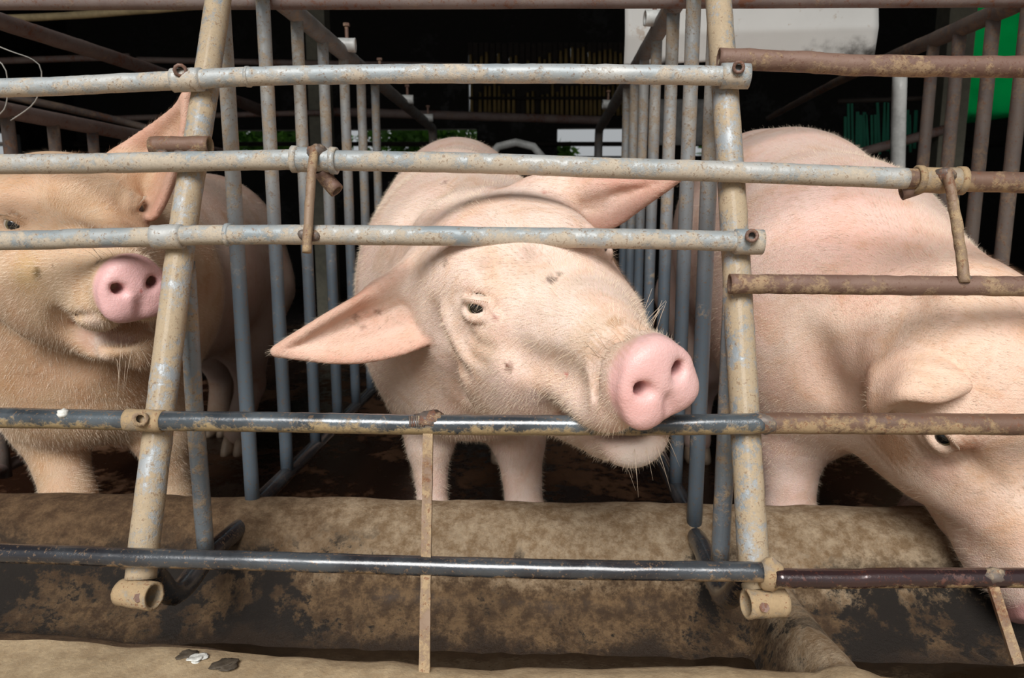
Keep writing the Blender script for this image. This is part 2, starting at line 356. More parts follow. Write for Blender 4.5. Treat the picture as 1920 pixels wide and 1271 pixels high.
# ------------------------------------------------------------------ feed trough
def lipY(X): return .679+.035*max(0, min(1, (-.05-X)/.6))+.006*math.sin(9*X)+.008*max(0, (X-.3)/.3)
def basin(Y, X):
    L = lipY(X); n = .004*mnoise.noise(Vector((X*9, Y*12, 2)))+.0022*mnoise.noise(Vector((X*30, Y*30, 5)))
    pr = [(.30, .0), (.302, .12), (.315, .15), (.36, .168), (L-.03, .170), (L-.008, .163), (L, .150), (L+.012, .105), (L+.04, .066), (.80, .06), (.845, .075), (.885, .105), (.93, .155), (.962, .186), (.99, .199), (1.02, .2), (1.045, .190), (1.058, .165), (1.066, .1), (1.07, 0)]
    for i in range(len(pr)-1):
        if pr[i][0] <= Y <= pr[i+1][0]:
            t = (Y-pr[i][0])/max(1e-6, pr[i+1][0]-pr[i][0]); z = pr[i][1]+(pr[i+1][1]-pr[i][1])*t; break
    else: z = 0
    if .60 < Y < 1.0:                                              # rounded ridge between the middle and the right trough
        xc = .305+.0*(Y-.64); w = .052-.05*max(0, Y-.70); rz = .168-.085*max(0, Y-.66)+.02*max(0, Y-.85)*4
        u = abs(X-xc)/max(w, .02)
        if u < 1.5: r_ = rz-.11*u**2.6; k = .03; hh = max(k-abs(z-r_), 0)/k; z = max(z, r_)+hh*hh*k/4
    return max(0, z+(n if .31 < Y < 1.06 else 0))
tr = empty('feed_trough', (0, .68, 0), 'long brown concrete feed trough running along the front of the stalls', 'trough')
ysA = [.30, .302, .306, .315, .335, .36, .42, .48, .54, .58, .605, .62]+list(np.arange(.628, .72, .006))+list(np.arange(.72, 1.066, .009))+[1.066, 1.07]
xs = np.arange(-1.6, 1.6, .0125)
def strip(ys, name, mat):
    V = [(x, y, basin(y, x)) for x in xs for y in ys]; n = len(ys)
    F = [(i*n+j, (i+1)*n+j, (i+1)*n+j+1, i*n+j+1) for i in range(len(xs)-1) for j in range(n-1)]
    return mesh_obj(name, V, F, mat, tr)
M['trough'].name = 'stained_trough_concrete'
ia = [y for y in ysA if y <= .688]; ib = [ia[-1]]+[y for y in ysA if y > ia[-1]]
strip(ia, 'front_lip', M['lip']); ob = strip(ib, 'basin', M['trough'])
tag(ob, 'stained brown and black basin with rounded back curb')
# the ridge end is clean, worn concrete like the lip
MB().add([(x, y, .072) for x in (-1.6, 1.6) for y in (.66, .86)], [(0, 2, 3, 1)]).obj('water', M['water'], tr, False)
d = FR(370, 1238)
for (px, py, r_, m, nm, lab) in ((368, 1236, .0075, 'foam', 'dropping', 'whitish splash of dropping on the trough lip'), (352, 1228, .008, 'drop', 'dropping', 'small dark crumb beside the whitish splash on the trough lip'), (421, 1247, .009, 'drop', 'dropping', 'dark round crumb on the trough lip, rightmost of the three')):
    q = PZ = CC+ray(px, py)*(.171-HC)/ray(px, py)[2]
    tag(MB().blob(q+np.array([0, 0, .001]), r_, (1.2, 1, .22), .9, 24, 14, 160).obj(nm, M[m], None), lab, 'dropping', 'droppings on the trough lip')

# ------------------------------------------------------------------ stall dividers
def dist_bar(X, Y, z0, z1, r, mat, parent, proto={}):
    key = (round(z1-z0, 3), mat.name)
    if key not in proto:
        o = MB().tube([(0, 0, 0), (0, 0, z1-z0)], r, 14, ds=.05, smooth=False, nz=.0004).obj('bar', mat, parent)
        proto[key] = o; put(o, parent, (X, Y, z0)); return o
    return inst(proto[key], parent, (X, Y, z0))
def unit0(v): return np.array(v)/np.linalg.norm(v)
def ring(p, ax, r, ln, mat, parent, name='sleeve', hollow=.82, nz=.0006):
    ax = np.array(ax, float); ax /= np.linalg.norm(ax); return MB().tube([p-ax*ln/2, p+ax*ln/2], r, 18, ds=.004, hollow=hollow, nz=nz, smooth=False).obj(name, mat, parent)
def bolt(p, ax, ln, mat, parent, name='bolt', r=.004, hr=.0075):
    ax = np.array(ax, float); ax /= np.linalg.norm(ax); m = MB().tube([p, p+ax*ln], r, 10, ds=.01, smooth=False)
    m.tube([p+ax*ln, p+ax*(ln+.006)], hr, 6, ds=.01, smooth=False); return m.obj(name, mat, parent, False)
ZT, ZB = .968, .185
def divider(X, label, Ys, Yend, side, clamps, post_px, bar1, lower, foot, loop_up, sleeve_at, sleeve_ax):
    D = empty('stall_divider', (X, 1.6, 0), label, 'stall divider', 'galvanised dividers beside the middle pig')
    MB().tube([(X, .93, ZT), (X, Yend, ZT), (X, Yend+.02, ZT-.02), (X, Yend+.03, ZT-.07), (X, Yend+.03, .10)], .0165, 16, ds=.03, nz=.0006, smooth=False).obj('top_rail', M['rail'], D)
    for y in Ys: dist_bar(X, y, ZB, ZT, .0108, M['bar'], D)
    MB().tube([(X, Yend, ZB), (X, 1.01, ZB)], .0128, 14, ds=.03, nz=.0008, smooth=False).obj('bottom_rail', M['blackdark'], D)
    MB().tube([(X, 1.01, ZB)]+lower, .0135, 14, ds=.01, nz=.0008).obj('bottom_rail', M['blackdark'], D)
    pst = [FR(*q, off=.03) for q in post_px]; ps = MB().tube(pst, .0160, 20, ds=.012, nz=.0006).obj('front_post', M['post'], D)
    MB().tube([PX(*q, X) for q in bar1], .0108, 14, ds=.02, nz=.0005, smooth=False).obj('bar', M['bar2'], D)
    q = FR(*sleeve_at, off=.022); s = ring(q, sleeve_ax, .0148, .042, M['mudsleeve'], D, 'foot_sleeve', .78, .0014); bolt(q+unit0(CC-q+np.array([0, 0, -.25]))*.0135, CC-q, .002, M['bolt'], s, 'bolt', .0035, .005)
    for (y, dx) in clamps:
        c = ring(np.array([X+dx, y, ZT+.012]), (1, .1, 0), .0145, .036, M['whitepipe'], D, 'rail_clamp', .7); bolt(np.array([X+dx, y, ZT+.024]), (0, 0, 1), .026, M['bolt'], c)
    return D
M['bar2'] = steel('short_strut_bar', (.24, .27, .29), (.16, .19, .22), .55, (.40, .29, .18), rust=.2, rough=.35, wet=.3)
YL = [1.015, 1.163, 1.320, 1.470, 1.620, 1.767, 1.914]
YR = [.975, 1.124, 1.298, 1.480, 1.650, 1.822, 1.985]
XL, XR = -.435, .215
low = [PX(x, y, XL) for x, y in ((482, 962), (400, 1032), (345, 1100))]+[PX(318, 1112, XL), PX(296, 1085, XL), PX(278, 1062, XL)]
DL = divider(XL, 'grey barred stall divider between the left pig and the middle pig', YL, 2.87, 1, ((1.60, .014), (1.93, .010), (2.3, .012), (2.7, .012)),
    [(418, -60), (380, 200), (345, 420), (310, 700), (272, 1010), (264, 1085)], [(349, 490), (366, 780), (386, 1030)], low, None, None, (259, 1114), (1, -.25, .05))
low = [PX(x, y, XR) for x, y in ((1292, 985), (1318, 1030), (1345, 1095))]+[PX(1362, 1120, XR), PX(1385, 1100, XR), PX(1402, 1070, XR)]
DR = divider(XR, 'grey barred stall divider between the middle pig and the right pig', YR, 2.95, 1, ((1.42, -.014), (2.42, -.012)),
    [(1342, -60), (1358, 150), (1376, 420), (1395, 760), (1412, 1040), (1420, 1100)], [(1374, 540), (1362, 800), (1350, 1050)], low, None, None, (1434, 1131), (1, .2, -.06))
# the outer dividers
D = empty('stall_divider', (-1.085, 1.9, 0), 'weathered stall divider behind the left pig with short rusty bars', 'stall divider')
MB().tube([(-1.085, .98, .828), PX(0, 205, -1.085), PX(260, 255, -1.085), PX(420, 288, -1.085)], .0165, 14, ds=.05, nz=.0006).obj('top_rail', M['railrust'], D)
for px in (-330, -170, -60, 22, 106, 178, 240, 295, 340): q = PX(px, 300, -1.085); dist_bar(-1.085, q[1], .10, .828, .0125, M['barfar'], D)
MB().tube([(-1.085, .722, .20), (-1.085, 1.0, .90)], .016, 16, ds=.03, smooth=False, nz=.0006).obj('front_post', M['post'], D)
MB().tube([(-1.085, 1.0, .12), (-1.085, 3, .12)], .012, 12, ds=.1, smooth=False).obj('bottom_rail', M['railrust'], D)
tag(MB().tube([(-1.085, 1.0, .99), PX(0, 40, -1.085), PX(300, 137, -1.085), PX(500, 208, -1.085)], .017, 16, ds=.03, nz=.0012).obj('pipe_rail', M['railrust'], None), 'thick dusty grey pipe slanting back above the left pig', 'rail')
D = empty('stall_divider', (.865, 1.7, 0), 'rusty dark barred stall divider at the right in front of green tarp', 'stall divider')
MB().tube([(.865, 1.02, 1.003), PX(1920, 0, .865), PX(1790, 58, .865), PX(1680, 105, .865), PX(1560, 158, .865), PX(1440, 222, .865)], [.017, .017, .017, .0165, .011, .010], 16, ds=.03, nz=.0012).obj('top_rail', M['barfar'], D)
for px in (2140, 2050, 1982, 1898, 1836, 1777, 1731): q = PX(px, 300, .865); dist_bar(.865, q[1], .10, 1.005, .0130, M['barfar'], D)
MB().tube([(.865, .722, .20), (.865, 1.04, 1.0)], .016, 16, ds=.03, smooth=False, nz=.0006).obj('front_post', M['rustmud'], D)
MB().tube([(.865, 1.0, .12), (.865, 2.6, .12)], .012, 12, ds=.1, smooth=False).obj('bottom_rail', M['railrust'], D)

# ------------------------------------------------------------------ rails along the front
def thing_at(name, pts, label, cat, group=None):
    p = np.mean(pts, 0); return empty(name, (p[0], p[1], p[2]-.02), label, cat, group)
def rail(px, label, mat, r=.0113, nz=.0005, group='pipe rails along the stall fronts', off=0., hollow=0):
    pts = [FR(x, y, off) for x, y in px]
    if px[0][0] < -50: v = unit0(pts[1]-pts[2]); v[2] *= .3; pts = [pts[1]+v*abs((pts[1][0]+1.12)/v[0])]+pts[1:]
    if px[-1][0] > 1950: v = unit0(pts[-1]-pts[-2]); v[2] *= .3; pts = pts[:-1]+[pts[-2]+v*abs((.90-pts[-2][0])/v[0])]
    T = thing_at('front_rail', pts, label, 'rail', group)
    MB().tube(pts, r, 20, ds=.010, nz=nz, hollow=hollow).obj('pipe', mat, T); return T
def sleeve(T, a, b, r, mat, off=0., hollow=0, nz=.0008):
    return MB().tube([FR(*a, off), FR(*b, off)], r, 20, ds=.005, nz=nz, smooth=False, hollow=hollow).obj('sleeve', mat, T)
def nut(parent, x, y, off=-.014, r=.0075, d=None, mat='bolt', ln=.010):
    p = FR(x, y, off); v = CC-p; v /= np.linalg.norm(v)
    if d is not None: v = np.array(d, float); v /= np.linalg.norm(v)
    return MB().tube([p, p+v*ln], r, 10, ds=.006, hollow=.5, smooth=False, nz=.0006).obj('bolt', M[mat], parent)
T = rail([(-80, 170), (0, 165), (200, 157), (345, 150), (480, 143), (700, 139), (900, 138), (1150, 139), (1395, 143)], 'topmost grey galvanised rail crossing the left and middle stalls', M['galv_top'])
s = sleeve(T, (325, 151), (378, 149), .0140, M['galv_top']); nut(s, 338, 132, -.010, .0085)
s = sleeve(T, (1352, 142), (1404, 143), .0148, M['galv_mid']); nut(s, 1385, 126)
sleeve(T, (462, 144), (468, 144), .0124, M['galv_mid'])
T = rail([(-80, 311), (0, 308), (300, 304), (560, 299), (640, 301), (900, 306), (1150, 315), (1400, 323), (1600, 331), (1700, 335)], 'long grey rail over the middle pig with hanging latch rod at its left', M['galv_mid'], .0118)
def collar(T, a, b, mat, mid=None):
    sleeve(T, a, b, .0142, mat)
    for p in (a, b):
        q = FR(*p); ax = FR(*b)-FR(*a); ring(q, ax, .0158, .007, mat, T, 'collar_ring', .7)
collar(T, (554, 299), (626, 301), M['galv_mid'])
def latch(T, pts, mat, w=.0055):
    V = [FR(x, y, o) for x, y, o in pts]; L_ = MB().tube(V, w, 8, ds=.006, nz=.0008).obj('latch_rod', mat, T)
    MB().blob(V[0]+np.array([0, .004, -.004]), .0115, (1, .8, .8), .5).obj('weld', M['weld'], L_); return L_
latch(T, [(590, 277, -.018), (584, 330, -.022), (578, 420, -.020), (575, 473, -.018)], M['mudrod'])
MB().tube([FR(598, 318, .004), FR(612, 336, .016), FR(632, 358, .020)], .0092, 16, ds=.006, hollow=.72, nz=.0006).obj('stub_pipe', M['rust'], T)
s = MB().tube([FR(284, 273, .004), FR(394, 272, .004)], .0108, 18, ds=.006, hollow=.8, nz=.0008).obj('stub_sleeve', M['rustmud'], T)
for x in (305, 335, 362): MB().blob(FR(x, 287, -.002), .006, (1.3, .8, .7), .5).obj('weld', M['weld'], s)
T = rail([(1690, 334.5), (1760, 337), (1850, 341), (1990, 348)], 'tan muddy right end of the long rail with hanging latch rod', M['rustmud'], .0115)
collar(T, (1722, 337), (1800, 339), M['mudsleeve'])
latch(T, [(1776, 322, -.018), (1787, 380, -.016), (1800, 460, -.014), (1808, 530, -.012)], M['mudrod'], .0058)
MB().tube([FR(1735, 345, .004), FR(1715, 354, .010), FR(1690, 362, .014)], .0085, 14, ds=.006, hollow=.72, nz=.0006).obj('stub_pipe', M['rust'], T)
T = rail([(-80, 455), (0, 451), (150, 447), (285, 444), (430, 440), (700, 441), (1000, 445), (1250, 449), (1425, 454)], 'grey rail pressed across the foreheads of left and middle pigs', M['galv_mid'])
sleeve(T, (288, 444), (342, 443), .0138, M['galv_top']); sleeve(T, (424, 440), (432, 440), .0130, M['galv_top'])
s = sleeve(T, (1378, 453), (1430, 454), .0140, M['galv_mid']); nut(s, 1410, 442)
for x in (570, 590): MB().blob(FR(x, 441, -.010), .007, (1, .7, .9), .5).obj('weld', M['weld'], T)
T = rail([(-80, 780), (0, 783), (240, 788), (500, 791), (800, 796), (1100, 797), (1300, 796), (1428, 793)], 'wet black rail in the mouth of the middle pig', M['black'], .0110)
s = sleeve(T, (238, 787), (306, 789), .0124, M['mudsleeve']); nut(s, 263, 785, -.011, .0085, None, 'mudrod')
MB().blob(FR(806, 787, -.004), .0125, (1.3, .8, .8), .5, 12, 9, 260).obj('weld', M['weld'], T)
for k in range(7): MB().tube([FR(768+k*4.2, 780, -.0105), FR(769+k*4.2, 800, -.012)], .0012, 5, ds=.01).obj('weld_bead', M['weld'], T)
def flat(T, a, b, w, d, mat, name='flat_bar', off=-.002):
    p, q = FR(*a, off), FR(*b, off); ax = q-p; ln = np.linalg.norm(ax); ax /= ln; u = np.cross(ax, [0, 1, 0]); u /= np.linalg.norm(u); v = np.cross(ax, u); V = []; F = []; n = 40
    for i in range(n+1):
        c = p+ax*ln*i/n
        for (sx, sy) in ((-1, -1), (1, -1), (1, 1), (-1, 1)): V.append(c+u*sx*w/2*(1+.1*mnoise.noise(Vector(c*60)))+v*sy*d/2)
    for i in range(n):
        for k in range(4): F.append((i*4+k, i*4+(k+1) % 4, i*4+4+(k+1) % 4, i*4+4+k))
    F += [(3, 2, 1, 0), (n*4, n*4+1, n*4+2, n*4+3)]
    return MB().add(V, F).obj(name, mat, T, False)
flat(T, (803, 800), (796, 1262), .0105, .005, M['mudrod'])
tag(MB().blob(FR(118, 775, -.010), .0062, (1, 1, .8), .3, 14, 10, 300).obj('foam_blob', M['foam'], None), 'small white foam blob on the wet black rail under the left pig', 'foam')
T = rail([(1424, 793), (1600, 794), (1800, 795), (1990, 795)], 'muddy rust rail in front of the right pig between its ear and eye', M['rustmud'], .0112, .0008)
MB().blob(FR(1436, 793, -.002), .0125, (1.4, .8, .9), .4).obj('weld', M['weld'], T)
T = rail([(-80, 1034), (0, 1037), (250, 1045), (500, 1052), (800, 1061), (1100, 1068), (1428, 1072)], 'lowest wet black rail above the feed trough in the middle', M['blackdark'], .0100)
T = rail([(1452, 1084), (1600, 1085), (1750, 1083), (1990, 1076)], 'lowest wet maroon rail above the feed trough at the right', M['maroon'], .0098)
flat(T, (1858, 1088), (1908, 1244), .0095, .005, M['mudrod']); MB().blob(FR(1862, 1078, -.004), .010, (1.4, .8, .8), .5).obj('weld', M['weld'], T)
MB().blob(FR(1445, 1078, .004), .0135, (1, .8, 1.3), .4).obj('weld', M['mudsleeve'], T)
T = rail([(1347, 109), (1500, 116), (1700, 124), (1990, 138)], 'upper rusty brown rail crossing the right stall', M['rust'], .0122, .0009, off=.006, hollow=.8)
T = rail([(1368, 532), (1600, 534), (1800, 536), (1990, 538)], 'middle rusty brown rail across the back of the right pig', M['rust'], .0108, .0009, hollow=.8)
MB().blob(FR(1808, 527, -.004), .008, (1, .8, .8), .5).obj('weld', M['weld'], T)

# ------------------------------------------------------------------ rails, posts and sheets behind
def pole(name, pts, r, mat, label, cat='rail', group=None): return tag(MB().tube(pts, r, 12, ds=.06, nz=.0008).obj(name, M[mat], None), label, cat, group)
pole('cross_rail', [P(-120, 4, 1.18), P(900, 1, 1.18), P(2050, -3, 1.18)], .0125, 'railrust', 'rusty cross rail along the top edge of the view')
pole('bamboo_pole', [P(-60, 36, 2.3), P(120, 30, 2.3), P(390, 10, 2.3)], .011, 'bamboopole', 'pale bamboo pole above the left pig at the top left', 'pole')
pole('pipe_rail', [P(-60, 116, 2.95), P(244, 106, 2.95)], .013, 'railrust', 'short brown rail ending in the dark above the left pig')
pole('pipe_rail', [P(258, 112, 3.24), P(606, 119, 3.25), P(880, 124, 3.24)], .013, 'railrust', 'long dim brown rail behind the left divider, just under the topmost rail')
pole('pipe_rail', [P(215, 222, 3.24), P(482, 214, 3.24), P(610, 211, 3.24)], .012, 'railrust', 'dim grey rail in the dark to the right of the upright ear')
pole('pipe_rail', [P(395, 172, 2.6), P(505, 220, 3.0)], .012, 'railrust', 'short slanting rail in the dark between post and divider bars')
pole('pipe_rail', [P(-60, 165, 2.1), P(30, 183, 2.1), P(255, 234, 2.38), PX(415, 286, -1.085)], .011, 'barfar', 'thin dark rail slanting behind the upright ear of the left pig')
pole('pipe_rail', [P(606, 209, 3.36), P(860, 217, 3.45), P(1140, 226, 3.6)], .020, 'railrust', 'brown rail across the dark aisle above the middle pig')
pole('pipe_rail', [P(1540, 306, 2.9), P(1680, 268, 2.93), P(1775, 242, 2.95)], .018, 'railrust', 'short reddish rail behind the back of the right pig')
pole('gate_hoop', [(P(912, 330, 2.75)[0], 2.75, 0.), P(912, 330, 2.75), P(916, 296, 2.75), P(934, 275, 2.75), P(967, 267, 2.75), P(1000, 275, 2.75), P(1018, 296, 2.75), P(1022, 330, 2.75), (P(1022, 330, 2.75)[0], 2.75, 0.)], .015, 'whitepipe', 'grey steel hoop standing behind the middle pig', 'hoop')
pole('upright_pipe', [P(1687, 140, 2.0), P(1683, 330, 2.0), P(1683, 620, 2.0)], .018, 'whitepipe', 'pale grey upright pipe behind the right pig', 'pipe')
tag(MB().box((P(606, 300, 3.3)[0], 3.3, 1.3), (.085, .085, 2.6)).obj('roof_post', M['column'], None, False), 'dim grey concrete roof post behind the left divider', 'post')
tag(MB().box((P(1768, 300, 3.0)[0], 3.0, 1.3), (.10, .10, 2.6)).obj('roof_post', M['column'], None, False), 'mossy grey concrete roof post beside the green tarp', 'post')
def sheet(name, quad, mat, label, cat, nu=24, nv=10, amp=.01, thick=.006, fold=None):
    a, b, c, d_ = [np.array(q) for q in quad]; V = []; F = []
    for s_ in (0, 1):
        for i in range(nu+1):
            for j in range(nv+1):
                u, v = i/nu, j/nv; p = (a*(1-u)+b*u)*(1-v)+(d_*(1-u)+c*u)*v
                V.append(p+np.array([0, amp*mnoise.noise(Vector(p*6))+s_*thick+(fold(u, v) if fold else 0), 0]))
    m = (nu+1)*(nv+1); n = nv+1
    for i in range(nu):
        for j in range(nv):
            f = (i*n+j, (i+1)*n+j, (i+1)*n+j+1, i*n+j+1); F.append(f[::-1]); F.append(tuple(k+m for k in f))
    bd = [i*n for i in range(nu+1)]+[nu*n+j for j in range(1, n)]+[i*n+nv for i in range(nu-1, -1, -1)]+[j for j in range(nv-1, 0, -1)]
    for k in range(len(bd)): x, y = bd[k], bd[(k+1) % len(bd)]; F.append((x, y, y+m, x+m))
    return tag(mesh_obj(name, V, F, mat, None), label, cat)
YS = 1.8
sheet('metal_sheet', [P(1172, 118, YS), P(1648, 100, YS), P(1648, -4, YS), P(1172, 10, YS)], M['sheet'], 'dirty white metal sheet with a folded edge hanging above the right divider', 'sheet', 40, 24, .006, .004, lambda u, v: .05*max(0, .48-v)-.0*u)
gb = sheet('grey_board', [P(1215, 272, 3.7), P(1335, 272, 3.7), P(1335, 186, 3.7), P(1215, 186, 3.7)], M['greysheet'], 'dim grey board behind the right divider bars under the white sheet', 'board', 8, 8, .004, .01)
for px in (1225, 1325): q = P(px, 272, 3.71); MB().box((q[0], q[1], q[2]/2), (.04, .03, q[2])).obj('leg', M['wood'], gb, False)
sheet('green_tarp', [P(1776, 236, YB-.1), P(1950, 212, YB-.1), P(1950, -18, YB-.1), P(1786, -18, YB-.1)], M['tarp'], 'bright green tarp hanging at the upper right corner', 'tarp', 40, 20, .05, .004)
net = empty('shade_net', P(1630, 295, 3.05), 'dark green slit shade net hanging behind the right pig', 'net')
for i in range(19):
    x = 1585+i*7.2; w = random.uniform(2.0, 3.4); y0 = 198+random.uniform(-14, 22); y1 = 288+random.uniform(-16, 4); sk = random.uniform(-5, 5)
    V = [P(x-w+sk, y0, 3.05), P(x+w+sk, y0, 3.05), P(x+w, y1, 3.05), P(x-w, y1, 3.05)]; V += [v+np.array([0, .004, 0]) for v in V]
    mesh_obj('net_strip', V, [(3, 2, 1, 0), (4, 5, 6, 7), (0, 1, 5, 4), (1, 2, 6, 5), (2, 3, 7, 6), (3, 0, 4, 7)], M['net'], net, False)
MB().tube([P(1570, 190, 3.05), P(1790, 182, 3.05)], .01, 8, ds=.3).obj('batten', M['wood'], net)
for pts, lab in (([P(-30, 76, 1.3), P(20, 96, 1.3), P(62, 112, 1.3), P(78, 135, 1.3), P(66, 190, 1.3), P(20, 226, 1.3)], 'thin pale wire looping down at the far left edge'), ([P(-30, 96, 1.3), P(4, 120, 1.3), P(14, 150, 1.3), P(8, 205, 1.3), P(-30, 230, 1.3)], 'shorter thin pale wire hugging the left edge of the view')):
    tag(MB().tube(pts, .0011, 6, ds=.01).obj('wire', M['wire'], None), lab, 'wire', 'wires at the left edge')

# ------------------------------------------------------------------ pigs: one smooth distance field each, meshed as one skin
def unit(v): v = np.array(v, float); return v/np.linalg.norm(v)
class Field:
    def __init__(s, lo, hi, h):
        s.lo = np.array(lo, float); s.h = h; s.n = np.ceil((np.array(hi)-s.lo)/h).astype(int)+1
        s.f = np.full(s.n, .08, np.float32)
    def box(s, lo, hi):
        a = np.clip(np.floor((lo-s.lo)/s.h).astype(int), 0, s.n); b = np.clip(np.ceil((hi-s.lo)/s.h).astype(int)+1, 0, s.n)
        if (b <= a).any(): return None
        sl_ = tuple(slice(i, j) for i, j in zip(a, b)); ax = [(s.lo[k]+s.h*np.arange(a[k], b[k])).astype(np.float32) for k in range(3)]
        return sl_, np.stack(np.meshgrid(*ax, indexing='ij'), -1)
    def comb(s, sl_, d, k, sub):
        A = s.f[sl_]
        if sub:
            B = -d; hh = np.maximum(k-np.abs(A-B), 0)/k; s.f[sl_] = np.maximum(A, B)+hh*hh*k*.25
        else:
            hh = np.maximum(k-np.abs(A-d), 0)/k; s.f[sl_] = np.minimum(A, d)-hh*hh*k*.25
    def cone(s, a, b, ra, rb, k=.03, sub=False):
        a = np.array(a, float); b = np.array(b, float); m = max(ra, rb)+k+3*s.h
        q = s.box(np.minimum(a, b)-m, np.maximum(a, b)+m)
        if q is None: return
        sl_, p = q; ab = (b-a).astype(np.float32); pa = p-a.astype(np.float32)
        t = np.clip(pa@ab/max(float(ab@ab), 1e-9), 0, 1); d = np.linalg.norm(pa-t[..., None]*ab, axis=-1)-(ra+(rb-ra)*t)
        s.comb(sl_, d, k, sub)
    def ell(s, c, r, R=np.eye(3), k=.03, sub=False):
        c = np.array(c, float); r = np.array(r, float); e = np.abs(R)@r+k+3*s.h
        q = s.box(c-e, c+e)
        if q is None: return
        sl_, p = q; l = (p-c.astype(np.float32))@R.astype(np.float32)
        k0 = np.linalg.norm(l/r.astype(np.float32), axis=-1); k1 = np.linalg.norm(l/(r*r).astype(np.float32), axis=-1)
        s.comb(sl_, k0*(k0-1)/np.maximum(k1, 1e-6), k, sub)
    def balls(s, C, rad, k=.004, sub=False):
        for c, r in zip(C, rad):
            m = r+k+2*s.h; q = s.box(c-m, c+m)
            if q is None: continue
            s.comb(q[0], np.linalg.norm(q[1]-c.astype(np.float32), axis=-1)-np.float32(r), k, sub)
    def chain(s, C, rad, k, sub):                               # many balls, one blend
        m = max(rad)+k+2*s.h; q = s.box(C.min(0)-m, C.max(0)+m)
        if q is None: return
        d = np.full(q[1].shape[:3], 9., np.float32)
        for c, r in zip(C, rad): d = np.minimum(d, np.linalg.norm(q[1]-c.astype(np.float32), axis=-1)-np.float32(r))
        s.comb(q[0], d, k, sub)
    def at(s, p):
        g = (np.array(p)-s.lo)/s.h; i = np.clip(np.floor(g).astype(int), 0, s.n-2); f = g-i; v = 0
        for a in (0, 1):
            for b in (0, 1):
                for c in (0, 1): v += s.f[i[0]+a, i[1]+b, i[2]+c]*(f[0] if a else 1-f[0])*(f[1] if b else 1-f[1])*(f[2] if c else 1-f[2])
        return v
    def mesh(s):
        f = s.f; ins = f < 0
        cnt = np.zeros(s.n-1, np.int8)
        for a in (0, 1):
            for b in (0, 1):
                for c in (0, 1): cnt += ins[a:s.n[0]-1+a, b:s.n[1]-1+b, c:s.n[2]-1+c]
        I = np.argwhere((cnt > 0) & (cnt < 8)); idx = np.full(s.n-1, -1, np.int32); idx[I[:, 0], I[:, 1], I[:, 2]] = np.arange(len(I))
        cor = [(a, b, c) for a in (0, 1) for b in (0, 1) for c in (0, 1)]
        val = {c: f[I[:, 0]+c[0], I[:, 1]+c[1], I[:, 2]+c[2]] for c in cor}
        acc = np.zeros((len(I), 3)); num = np.zeros(len(I))
        for c in cor:
            for ax in range(3):
                if c[ax] == 0:
                    e = list(c); e[ax] = 1; e = tuple(e); u, v = val[c], val[e]; x = (u < 0) != (v < 0)
                    t = np.where(x, u/np.where(x, u-v, 1), 0); p = np.tile(np.array(c, float), (len(I), 1)); p[:, ax] += t
                    acc += p*x[:, None]; num += x
        V = s.lo+s.h*(I+acc/num[:, None]); Q = []
        for ax in range(3):
            o = [(ax+1) % 3, (ax+2) % 3]; n = s.n
            A = [slice(0, n[k]-1) if k == ax else slice(1, n[k]-1) for k in range(3)]; B = list(A); B[ax] = slice(1, n[ax])
            a_, b_ = ins[tuple(A)], ins[tuple(B)]; X = np.argwhere(a_ != b_)
            fl = a_[X[:, 0], X[:, 1], X[:, 2]]
            for k in o: X[:, k] += 1
            def cell(d1, d2):
                Y = X.copy(); Y[:, o[0]] += d1; Y[:, o[1]] += d2; return idx[Y[:, 0], Y[:, 1], Y[:, 2]]
            q = np.stack([cell(-1, -1), cell(0, -1), cell(0, 0), cell(-1, 0)], 1); q[~fl] = q[~fl][:, ::-1]; Q.append(q)
        return V, np.concatenate(Q)

def cr(P_, u):
    P_ = np.array(P_, float); n = len(P_)-1; x = np.clip(u, 0, 1)*n; i = np.minimum(x.astype(int), n-1); t = (x-i)[:, None]
    g = lambda j: P_[np.clip(j, 0, n)]
    return .5*(2*g(i)+(g(i+1)-g(i-1))*t+(2*g(i-1)-5*g(i)+4*g(i+1)-g(i+2))*t*t+(3*g(i)-g(i-1)-3*g(i+1)+g(i+2))*t**3)

